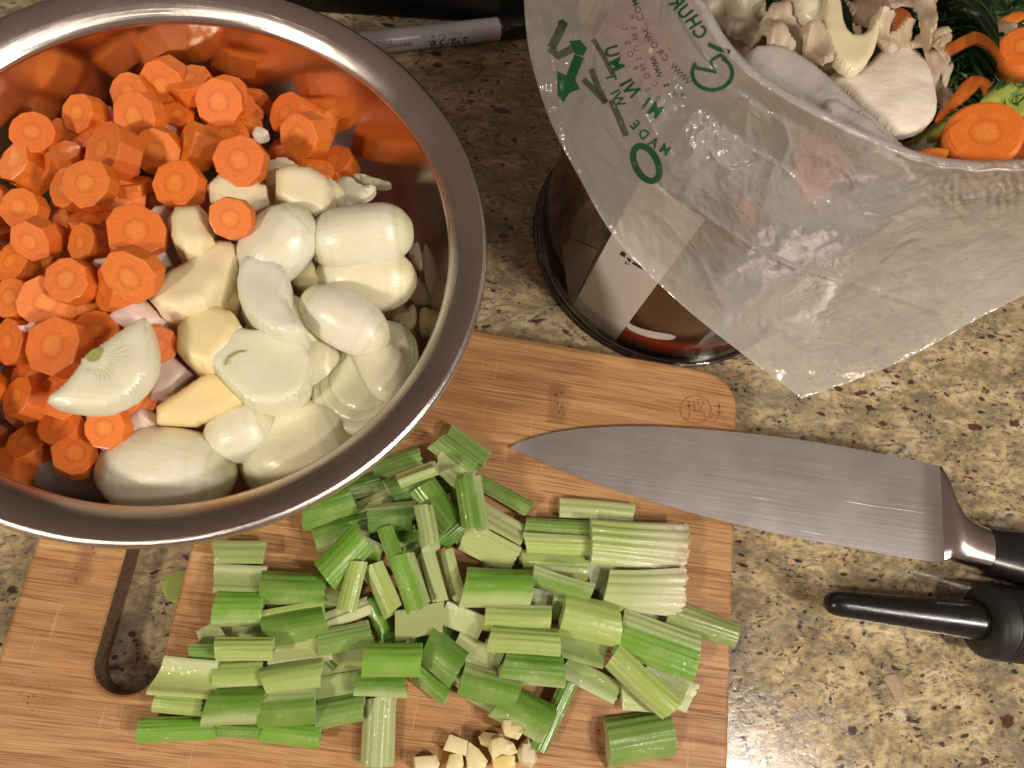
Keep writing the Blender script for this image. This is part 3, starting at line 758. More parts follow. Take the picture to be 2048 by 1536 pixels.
# pieces lower in the heap that fill the gaps
FILL = [(60, 240), (110, 210), (220, 180), (150, 240), (40, 300), (300, 250), (420, 250), (540, 230), (570, 330), (230, 330), (60, 370), (130, 430),
        (310, 400), (10, 460), (90, 520), (200, 530), (50, 560), (130, 640), (50, 640), (220, 700), (60, 830), (180, 800), (250, 760), (100, 930), (170, 960), (-40, 620), (-40, 480), (-30, 360), (-50, 740), (10, 900), (340, 110), (250, 130), (470, 200), (400, 90), (170, 150), (100, 170), (30, 220), (560, 170), (630, 180), (-60, 300), (700, 250), (-20, 820), (80, 960), (740, 300)]
USED = set()
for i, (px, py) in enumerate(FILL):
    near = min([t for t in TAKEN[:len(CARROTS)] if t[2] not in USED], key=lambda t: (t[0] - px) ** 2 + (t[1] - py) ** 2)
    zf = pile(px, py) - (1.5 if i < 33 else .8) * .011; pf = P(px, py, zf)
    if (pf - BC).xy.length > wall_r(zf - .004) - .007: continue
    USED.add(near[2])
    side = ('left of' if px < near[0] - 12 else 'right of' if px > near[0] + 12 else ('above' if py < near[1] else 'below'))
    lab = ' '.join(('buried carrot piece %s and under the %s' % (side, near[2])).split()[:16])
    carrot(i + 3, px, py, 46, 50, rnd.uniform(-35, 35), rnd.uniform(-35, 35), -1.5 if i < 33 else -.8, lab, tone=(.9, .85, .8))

for i, (px, py, zz, an) in enumerate(REFL_RING):
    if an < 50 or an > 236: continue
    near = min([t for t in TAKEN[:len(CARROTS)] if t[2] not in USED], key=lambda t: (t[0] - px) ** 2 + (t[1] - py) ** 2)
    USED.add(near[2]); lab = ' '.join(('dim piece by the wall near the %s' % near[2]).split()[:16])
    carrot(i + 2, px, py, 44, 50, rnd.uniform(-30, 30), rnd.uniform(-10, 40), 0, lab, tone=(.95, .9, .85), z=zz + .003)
# ================================================================== ROOT CHUNKS, ONIONS
def chunk(name, poly, lvl, thick, dome, label, cat, mat, tilt=(0, 0), group=None, col=(1, 1, 1), z=None, step=7, edge=None, wob=.0007, smooth=True, fn=None, soft=True, ang=38):
    cx = sum(p[0] for p in poly) / len(poly); cy = sum(p[1] for p in poly) / len(poly)
    zc = (pile(cx, cy) + lvl * .011) if z is None else z
    if mat in (M_PARSNIP, M_TURNIP): soft, prof, ang, dome = False, 1.0, 13, dome * .8
    else: prof = 2.0
    bm = puff(poly, zc, thick, dome, step, tilt, prof=prof, edge=edge, wob=wob, fn=fn, soft=soft, seed=cx)
    if mat in (M_PARSNIP, M_TURNIP):
        bmesh.ops.smooth_vert(bm, verts=bm.verts[:], factor=.5, use_axis_x=True, use_axis_y=True, use_axis_z=True)
        ang = 50
    o = from_bm(name, bm, mat, None, smooth, True, angle=ang); o.color = (*col, 1)
    tag(o, label, cat, group); return o
PG = 'parsnip chunks in the bowl'
chunk('parsnip_chunk', [(547, 340), (575, 328), (618, 330), (650, 350), (662, 372), (656, 428), (630, 436), (585, 420), (547, 400)], 1.5, .020, .0035, 'largest pale parsnip chunk, beside the six-sided carrot', 'parsnip', M_PARSNIP, (.1, .25), PG, edge=16)
chunk('parsnip_chunk', [(408, 368), (440, 345), (500, 350), (535, 372), (540, 405), (520, 432), (470, 430), (420, 400)], .9, .022, .003, 'parsnip chunk carrying the octagonal carrot slice', 'parsnip', M_PARSNIP, (-.1, .1), PG, edge=16)
chunk('parsnip_chunk', [(350, 412), (400, 407), (416, 425), (418, 462), (430, 480), (405, 504), (370, 508), (345, 485), (332, 440)], 1.2, .018, .004, 'small waisted parsnip piece right of the widest carrot slice', 'parsnip', M_PARSNIP, (0, -.1), PG, (1.02, 1.0, .9), edge=18)
chunk('parsnip_chunk', [(292, 588), (330, 545), (372, 520), (395, 495), (440, 478), (470, 484), (478, 520), (450, 570), (412, 612), (360, 630), (315, 618)], .9, .016, .0035, 'broad half-round parsnip slab in the middle of the bowl', 'parsnip', M_PARSNIP, (.05, -.15), PG, (1.0, .98, .92), edge=16)
chunk('parsnip_chunk', [(350, 660), (372, 622), (420, 606), (465, 620), (486, 655), (470, 690), (425, 740), (380, 730), (350, 700)], .9, .020, .004, 'yellow-topped parsnip chunk below the half-round slab', 'parsnip', M_PARSNIP, (.1, -.1), PG, (1.05, 1.0, .80), edge=16)
chunk('parsnip_chunk', [(310, 812), (345, 788), (400, 752), (432, 742), (470, 760), (498, 800), (450, 826), (385, 852), (312, 848)], .9, .014, .003, 'flat cracked parsnip slab between the onion domes', 'parsnip', M_PARSNIP, (-.1, .2), PG, (1.05, .95, .72), edge=14)
chunk('parsnip_chunk', [(530, 318), (575, 312), (600, 330), (560, 345), (548, 372), (528, 360)], .7, .016, .002, 'sliver of parsnip behind the largest chunk', 'parsnip', M_PARSNIP, (0, .1), PG, edge=14)
chunk('parsnip_chunk', [(655, 352), (676, 362), (690, 382), (684, 404), (650, 400), (648, 370)], 1.0, .018, .002, 'little squared parsnip bit at the right of the largest chunk', 'parsnip', M_PARSNIP, (0, 0), PG, edge=12)
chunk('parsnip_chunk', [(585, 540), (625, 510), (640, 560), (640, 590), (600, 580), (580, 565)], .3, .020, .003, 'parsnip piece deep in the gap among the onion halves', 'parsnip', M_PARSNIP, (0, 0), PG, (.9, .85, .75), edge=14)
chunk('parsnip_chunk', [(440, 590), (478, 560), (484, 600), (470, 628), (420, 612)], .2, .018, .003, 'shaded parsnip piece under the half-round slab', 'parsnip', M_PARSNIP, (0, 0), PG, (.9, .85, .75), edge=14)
TG = 'pinkish white root chunks in the bowl'
chunk('turnip_chunk', [(215, 628), (258, 590), (296, 600), (330, 640), (300, 660), (262, 650), (228, 642)], .7, .020, .003, 'pinkish white wedge under the green-cored carrot slice', 'turnip', M_TURNIP, (0, 0), TG, (1.05, 1.05, 1.05), edge=14)
chunk('turnip_chunk', [(305, 700), (340, 700), (385, 745), (345, 790), (300, 800), (290, 740)], .3, .022, .003, 'pink-tinged root chunk right of the onion wedge', 'turnip', M_TURNIP, (0, 0), TG, edge=16)
chunk('turnip_chunk', [(248, 830), (290, 802), (315, 830), (305, 852), (250, 870)], .3, .022, .003, 'pale root chunk showing above the big onion dome', 'turnip', M_TURNIP, (0, 0), TG, edge=14)
chunk('turnip_chunk', [(168, 825), (170, 870), (205, 905), (235, 895), (240, 830), (200, 810)], .3, .018, .003, 'pink-white root piece underneath the round dark carrot slice', 'turnip', M_TURNIP, (0, 0), TG, edge=14)
chunk('turnip_chunk', [(176, 520), (226, 508), (231, 524), (188, 534)], 1.0, .012, .0015, 'thin white root stick between carrot slices at the middle left', 'turnip', M_TURNIP, (0, 0), TG, (1.15, 1.15, 1.15), edge=8)
chunk('turnip_chunk', [(30, 650), (70, 640), (76, 650), (40, 663)], 1.0, .012, .0015, 'short white root stick near the biggest carrot disc', 'turnip', M_TURNIP, (0, 0), TG, (1.15, 1.15, 1.15), edge=8)
chunk('turnip_chunk', [(322, 235), (345, 238), (358, 262), (330, 270), (312, 262)], .2, .014, .002, 'white root bit glimpsed below the topmost carrot chunk', 'turnip', M_TURNIP, (0, 0), TG, (1.1, 1.1, 1.1), edge=12)
chunk('turnip_chunk', [(300, 415), (340, 405), (350, 440), (330, 500), (345, 530), (305, 540), (300, 470)], .2, .016, .002, 'pinkish root piece right behind the widest carrot slice', 'turnip', M_TURNIP, (0, 0), TG, (1.0, 1.0, 1.0), edge=12)
chunk('turnip_chunk', [(190, 480), (225, 475), (250, 520), (205, 545), (170, 510)], .0, .016, .002, 'pink root piece in the gap above the smooth round carrot', 'turnip', M_TURNIP, (0, 0), TG, edge=12)
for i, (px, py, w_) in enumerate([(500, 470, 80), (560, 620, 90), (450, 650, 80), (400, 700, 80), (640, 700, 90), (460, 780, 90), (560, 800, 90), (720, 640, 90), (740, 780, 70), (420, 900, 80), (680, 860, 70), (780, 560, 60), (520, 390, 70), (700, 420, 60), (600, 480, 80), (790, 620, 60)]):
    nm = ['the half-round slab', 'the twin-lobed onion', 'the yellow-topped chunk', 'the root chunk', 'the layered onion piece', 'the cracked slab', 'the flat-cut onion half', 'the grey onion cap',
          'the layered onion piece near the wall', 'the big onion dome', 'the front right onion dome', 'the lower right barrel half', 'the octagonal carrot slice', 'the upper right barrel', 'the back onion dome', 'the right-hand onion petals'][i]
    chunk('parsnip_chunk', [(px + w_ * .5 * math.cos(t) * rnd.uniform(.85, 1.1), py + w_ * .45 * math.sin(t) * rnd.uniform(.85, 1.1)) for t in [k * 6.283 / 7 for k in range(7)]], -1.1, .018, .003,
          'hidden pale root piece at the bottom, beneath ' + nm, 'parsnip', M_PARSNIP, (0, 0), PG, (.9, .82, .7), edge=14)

def onion(px, py, rx, ry, rz, rotv, lvl, label, cut=-.15, col=(1, 1, 1), z=None, blunt=0, dent=0):
    """half onion: poles on local x, cut flat below; rotv turns it in the picture (deg), then leans"""
    n1, n2 = 40, 28; bm = bmesh.new()
    zc = pile(px, py) + lvl * .011 if z is None else z
    m = mpp(px, py, zc)
    bmesh.ops.create_uvsphere(bm, u_segments=n1, v_segments=n2, radius=1)
    for v in bm.verts:
        x, y, z_ = v.co; v.co = Vector((z_, y, -x))
    for v in bm.verts:
        t = abs(v.co.x); k = 1 - .10 * max(0, t - .55) / .45
        lump = 1 + .035 * noise.noise(v.co * 1.3 + Vector((px, py, 0))) + .015 * noise.noise(v.co * 4 + Vector((px, 0, 0)))
        x0 = v.co.x
        if blunt:
            rr_ = math.hypot(v.co.y, v.co.z); want = (1 - min(1, abs(x0)) ** 3.4) ** (1 / 2.6)
            if rr_ > 1e-5: v.co.y *= (rr_ + (want - rr_) * blunt) / rr_; v.co.z *= (rr_ + (want - rr_) * blunt) / rr_
        if dent: v.co.z *= 1 - dent * math.exp(-((v.co.y - .5) ** 2 + (v.co.x - .2) ** 2) * 5)
        v.co = Vector((x0, v.co.y * k, v.co.z * k)) * lump
    bmesh.ops.bisect_plane(bm, geom=bm.verts[:] + bm.edges[:] + bm.faces[:], plane_co=(0, 0, cut), plane_no=(0, 0, -1), clear_outer=True)
    ed = [e for e in bm.edges if e.is_boundary]
    bmesh.ops.holes_fill(bm, edges=ed, sides=0)
    for f in bm.faces: f.material_index = 1 if len(f.verts) > 6 else 0
    me = bpy.data.meshes.new('onion_half'); bm.to_mesh(me); bm.free()
    for p in me.polygons: p.use_smooth = p.material_index == 0
    me.materials.append(M_ONION); me.materials.append(M_ONIONCUT)
    o = bpy.data.objects.new('onion_half', me); COL.objects.link(o)
    a, lx, ly = rotv
    n = Vector((math.tan(math.radians(lx)), math.tan(math.radians(ly)), 1)).normalized()
    q = Vector((0, 0, 1)).rotation_difference(n).to_matrix()
    rot = VIEW @ q @ Matrix.Rotation(math.radians(-a), 3, 'Z')
    o.matrix_world = Matrix.Translation(P(px, py, zc)) @ rot.to_4x4() @ Matrix.Diagonal((rx * m, ry * m, rz * m, 1))
    o.color = (*col, 1); tag(o, label, 'onion', 'peeled onion halves in the bowl'); return o
onion(334, 945, 138, 92, 88, (4, 0, 10), .1, 'biggest glossy onion dome at the near side of the bowl', -.3, blunt=.25)
onion(556, 492, 94, 68, 62, (-50, 0, 0), .9, 'onion half at the back left, half under its neighbour', blunt=.3, dent=.15)
onion(722, 474, 106, 63, 66, (-9, 0, 0), 1.4, 'barrel-shaped onion half with water beads, farthest right', blunt=.9)
onion(732, 560, 102, 66, 56, (-2, 0, -16), .5, 'yellowish onion half directly under the barrel-shaped one', col=(1.04, 1.0, .92), blunt=.5)
onion(480, 866, 74, 60, 56, (-25, 0, 0), .3, 'small onion dome beside the cracked parsnip slab')
onion(596, 898, 122, 92, 84, (-28, 0, 8), .2, 'glossy yellow onion dome at the near right side', col=(1.04, 1.02, .9), dent=.3)
onion(566, 640, 90, 56, 40, (25, 0, 0), .2, 'yellow onion body below the crescent-shaped cut face', col=(1.04, 1.0, .86))
onion(690, 640, 98, 58, 56, (30, 0, 0), 1.2, 'greyish onion cap in the middle of the onions', col=(.98, .97, 1.02), blunt=.4)
onion(625, 730, 60, 60, 40, (0, 0, 0), .1, 'onion flank seen between the flat cut half and the layered piece', col=(1, .96, .85))
def layers(n, amp=.00045):
    return lambda px, py, d: amp * abs(math.sin(d * math.pi * n)) ** .6 * (1 - d) if d > 0 else 0
def rings(cx, cy, amp, n, ax=1.0, ay=1.0):
    def f(px, py, d):
        r = math.hypot((px - cx) * ax, (py - cy) * ay)
        return amp * (math.sin(r / n * 6.283)) * min(1, d * 3)
    return f
OG = 'peeled onion halves in the bowl'
chunk('onion_half', [(474, 560), (482, 528), (505, 510), (535, 512), (560, 528), (580, 555), (582, 590), (572, 606), (600, 640), (618, 668), (590, 680), (540, 668), (500, 640), (478, 605)], 1.3, .010, .004, 'onion quarter with a grey crescent-shaped cut face, centre of the onions', 'onion', M_ONIONCUT, (.05, -.1), OG, (.98, .98, 1.0), edge=22, fn=layers(2))
chunk('onion_half', [(397, 690), (415, 668), (470, 655), (530, 662), (580, 668), (612, 690), (622, 730), (615, 775), (585, 805), (540, 812), (500, 808), (460, 775), (425, 735), (400, 712)], 1.2, .014, .0026, 'onion half with its flat cut face up and a small green sprout mark', 'onion', M_ONIONCUT, (.0, -.05), OG, (1.0, 1.0, .95), edge=22, fn=layers(4), wob=.0004)
sprout = decal(stroke([(455, 738), (462, 722), (480, 712), (495, 710)], 4), lambda x, y: (P(x, y, pile(515, 735) + 1.2 * .011), Vector((0, 0, 1))), .0038, 'sprout', M_GREENFLESH, None, 60)
pz = [o for o in COL.objects if o.get('label', '').startswith('onion half with its flat')][0]
sprout.parent = pz; bpy.context.view_layer.update(); sprout.matrix_parent_inverse = pz.matrix_world.inverted()
def wedge_fn(px, py, d): return 0
wd = chunk('onion_wedge', [(88, 804), (130, 768), (160, 735), (165, 715), (205, 690), (250, 655), (288, 632), (298, 645), (310, 700), (302, 745), (270, 785), (225, 812), (175, 820), (120, 812)], 2.2, .007, .0030, 'onion wedge with green-white core lying across the carrots', 'onion', M_ONION, (.05, -.05), None, (1.0, 1.0, .96), edge=44, fn=layers(4, .0003))
zc = pile(205, 742) + 2.2 * .011 + .0032
cores = []
for a_ in range(-28, 130, 11):
    r1, r2 = rnd.uniform(22, 34), rnd.uniform(60, 92); t = math.radians(a_); ox, oy = 192, 718
    e = (ox + r2 * math.cos(t), oy + r2 * math.sin(t) * .85)
    if inside(e, [(88, 804), (165, 715), (288, 632), (310, 700), (302, 745), (270, 785), (225, 812), (175, 820), (120, 812)]):
        cores.append(stroke([(ox + r1 * math.cos(t), oy + r1 * math.sin(t) * .8), ((ox + e[0]) / 2 + 3, (oy + e[1]) / 2), e], 1.2))
g = Mat('vein_green'); g.set(Base_Color=(.56, .58, .30), Roughness=.35); M_VEIN = g.m
vz = lambda x, y: (P(x, y, zc - .00005), Vector((0, 0, 1)))
for nm, b_, mt in (('vein', merge(*cores), M_VEIN), ('core', flat_grid(smooth_poly([(172, 712), (185, 698), (200, 696), (204, 706), (196, 722), (180, 726)]), 60), M_GREENFLESH)):
    o = decal(b_, vz, .0002, nm, mt, None, 60); o.parent = wd; bpy.context.view_layer.update(); o.matrix_parent_inverse = wd.matrix_world.inverted()
# the layered onion piece: shells one inside another
lay = empty('onion_half', P(730, 752, pile(730, 752))); tag(lay, 'onion piece fanned open in thin layers beside the near right wall', 'onion', OG)
bpy.context.view_layer.update()
zl = pile(730, 752) + .009
base_poly = [(620, 780), (640, 752), (668, 728), (672, 705), (700, 680), (722, 648), (760, 638), (800, 645), (832, 672), (838, 715), (826, 770), (800, 820), (760, 855), (705, 869), (660, 852), (628, 820)]
def toward(poly, c, k, sh=(0, 0)): return [(c[0] + (x - c[0]) * k + sh[0], c[1] + (y - c[1]) * k + sh[1]) for x, y in poly]
for k, (sc, sh, dz) in enumerate(((1.0, (0, 0), 0), (.90, (2, -8), .0012), (.78, (6, -15), .0022))):
    pl = smooth_poly(toward(base_poly, (748, 742), sc, sh), 1)
    bm = puff(pl, zl + dz, .002 if k else .010, .0016, 7, (.10, -.08), edge=40, seed=k, wob=.0005, fn=layers(3, .0006))
    o = from_bm('onion_layer', bm, M_LAYER, lay, True, angle=50); o.color = (1, .99, .94 - .02 * k, 1) if k % 2 == 0 else (.93, .95, .82, 1)
bm = puff(smooth_poly([(698, 692), (730, 668), (785, 680), (815, 722), (806, 775), (772, 806), (742, 790), (718, 748)]), zl + .0042, .002, .0050, 6, (.1, -.1), edge=44, wob=.0008)
o = from_bm('heart', bm, M_LAYER, lay, True, angle=60); o.color = (1.05, 1.03, .98, 1)
SG = 'thin onion petals by the right wall'
for poly, lv, lab, col in [
    ([(668, 405), (690, 395), (672, 372), (678, 356), (700, 352), (722, 372), (745, 368), (753, 375), (740, 392), (712, 402), (690, 418)], .8, 'curved onion petal with a green tip behind the barrel-shaped half', (1, .98, .95)),
    ([(700, 350), (720, 346), (756, 358), (784, 364), (776, 372), (740, 370)], .2, 'narrow green-tipped onion sliver by the far right wall', (.9, .92, .8)),
    ([(814, 500), (832, 480), (840, 490), (846, 530), (838, 536), (826, 522)], .6, 'small pointed onion shard with green tip, right of the barrel-shaped half', (1.05, .98, 1)),
    ([(842, 490), (870, 480), (888, 500), (886, 560), (862, 595), (848, 560)], -.2, 'flat purple-white slip added as an onion reflection in the right wall', (.85, .78, .78)),  # solid slip added in place of the shard's mirror image
    ([(782, 630), (812, 622), (826, 606), (834, 620), (830, 650), (814, 666), (790, 650)], .1, 'curled onion petal in the gap below the lower barrel half', (.95, .9, .82)),
    ([(838, 622), (852, 612), (866, 625), (862, 655), (846, 675), (836, 655)], -.1, 'smooth oval onion petal nearest the right wall', (.85, .8, .66)),
    ([(800, 560), (830, 545), (862, 585), (856, 615), (822, 606)], -.6, 'brownish onion scrap deep at the right side of the bowl', (.7, .6, .45))]:
    chunk('onion_petal', poly, lv, .0035, .0015, lab, 'onion', M_LAYER, (.1, 0), SG, col, edge=8, step=10)
chunk('onion_crumb', [(505, 262), (515, 252), (535, 258), (538, 268), (520, 276), (506, 274)], .4, .004, .0015, 'tiny white onion crumb between the back carrot pieces', 'onion', M_LAYER, (0, 0), None, (1, .95, 1), edge=6, step=8)

# ================================================================== CELERY
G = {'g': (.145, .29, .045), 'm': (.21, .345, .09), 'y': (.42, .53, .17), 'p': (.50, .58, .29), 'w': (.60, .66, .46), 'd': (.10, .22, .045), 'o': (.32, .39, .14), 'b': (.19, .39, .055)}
def celery_mesh(L, Wd, T, half, seed, flare=0.0, ribs=11, amp=.00028, curve=0.0, slant=0.0, ragged=0.0):
    r = random.Random(seed); na, nl = 30, 9
    Ro = Wd / 2 / math.sin(half)
    bm = bmesh.new(); O = []; I = []
    s0, s1 = r.uniform(-.25, .25) + slant, r.uniform(-.25, .25) + slant
    for j in range(nl + 1):
        t = j / nl; x = (t - .5) * L
        k = 1 + flare * (t ** 1.5) - .02 * math.sin(t * 3.1)
        ro, ri = [], []
        for i in range(na + 1):
            u = i / na * 2 - 1; th = u * half
            rib = amp * (abs(math.sin(th / half * ribs * 1.57)) * 2 - 1)
            jj = .0003 * noise.noise(Vector((x * 60, th * 3, seed)))
            R = Ro * k + rib + jj
            tt = T * (1 - .55 * abs(u) ** 2.5)
            yo, zo = R * math.sin(th), R * math.cos(th) - Ro * k
            yi, zi = (R - tt) * math.sin(th), (Ro * k - tt) * math.cos(th) - Ro * k
            sx = (s0 if t < .5 else s1) * yo * abs(t - .5) * 2
            if ragged and j == nl: sx += ragged * noise.noise(Vector((u * 6, seed, 0)))
            bend = curve * (x * x) 
            ro.append(bm.verts.new((x + sx, yo, zo - bend))); ri.append(bm.verts.new((x + sx, yi, zi - bend)))
        O.append(ro); I.append(ri)
    for j in range(nl):
        for i in range(na):
            bm.faces.new((O[j][i], O[j + 1][i], O[j + 1][i + 1], O[j][i + 1])).material_index = 0
            bm.faces.new((I[j][i + 1], I[j + 1][i + 1], I[j + 1][i], I[j][i])).material_index = 1
        bm.faces.new((O[j][0], I[j][0], I[j + 1][0], O[j + 1][0])).material_index = 1
        bm.faces.new((O[j + 1][na], I[j + 1][na], I[j][na], O[j][na])).material_index = 1
    for j, s in ((0, 1), (nl, -1)):
        for i in range(na):
            f = (O[j][i], O[j][i + 1], I[j][i + 1], I[j][i])
            bm.faces.new(f if s > 0 else tuple(reversed(f))).material_index = 2
    bmesh.ops.recalc_face_normals(bm, faces=bm.faces[:])
    for f in bm.faces: f.smooth = True
    for e in bm.edges:
        if len(e.link_faces) == 2 and (e.link_faces[0].material_index != e.link_faces[1].material_index): e.smooth = False
    me = bpy.data.meshes.new('celery_piece'); bm.to_mesh(me); bm.free()
    for m in ([M_CELBASE] + M_CEL[1:] if flare > 0 else M_CEL): me.materials.append(m)
    return me
LV = .0085
def celery(px, py, L, Wd, ang, roll, lvl, tone, label, flare=0.0, T=None, half=None, pitch=None, amp=.00028, seed=None, cat='celery', z0=None, ragged=0, group='chopped celery pieces on the board'):
    seed = seed if seed is not None else int(px * 7 + py * 3)
    r = random.Random(seed)
    base = (BT if z0 is None else z0) + lvl * LV + .0002
    zc = base + .004; m = mpp(px, py, zc)
    rr = abs(((roll + 180) % 360) - 180)
    side = abs(math.sin(math.radians(roll)))
    T_ = (T if T else (r.uniform(15, 21) if rr > 120 else r.uniform(28, 38))) * m
    half = half if half else math.radians(r.uniform(56, 78))
    Wm = Wd * m
    if side > .8:   # lying on its edge: the visible width is the depth of the arc
        depth = max(Wm, T_ * 1.05); Wsec = min(.024, depth * 1.5)
    else: Wsec = Wm
    me = celery_mesh(L * m * 1.02, Wsec * 1.04, T_, half, seed, flare, r.choice((5, 6, 7)), amp * r.uniform(.25, .75), r.uniform(-3, 5), 0, max(ragged, r.choice((0, 0, .0012))))
    # direction of the fibres on the board as the picture shows it
    a = math.radians(ang); d = (P(px + 60 * math.cos(a), py + 60 * math.sin(a), zc) - P(px, py, zc)).normalized()
    side_v = Vector((-d.y, d.x, 0))
    B = Matrix((d, side_v, Vector((0, 0, 1)))).transposed()
    pt = pitch if pitch is not None else (r.uniform(-4, 4) if lvl > 0 else 0)
    rot = B @ Matrix.Rotation(math.radians(pt), 3, 'Y') @ Matrix.Rotation(math.radians(roll), 3, 'X')
    pts = [rot @ v.co for v in me.vertices]
    lo = Vector([min(p[i] for p in pts) for i in range(3)]); hi = Vector([max(p[i] for p in pts) for i in range(3)])
    ctr = (lo + hi) / 2
    zmid = base + (hi.z - lo.z) * .62
    tgt = P(px, py, zmid)
    loc = Vector((tgt.x - ctr.x, tgt.y - ctr.y, base - lo.z))
    o = bpy.data.objects.new('celery_piece', me); COL.objects.link(o)
    o.matrix_world = Matrix.Translation(loc) @ rot.to_4x4()
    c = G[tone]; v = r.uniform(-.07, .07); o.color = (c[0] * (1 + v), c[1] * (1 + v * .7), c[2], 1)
    tag(o, label, cat, group); return o
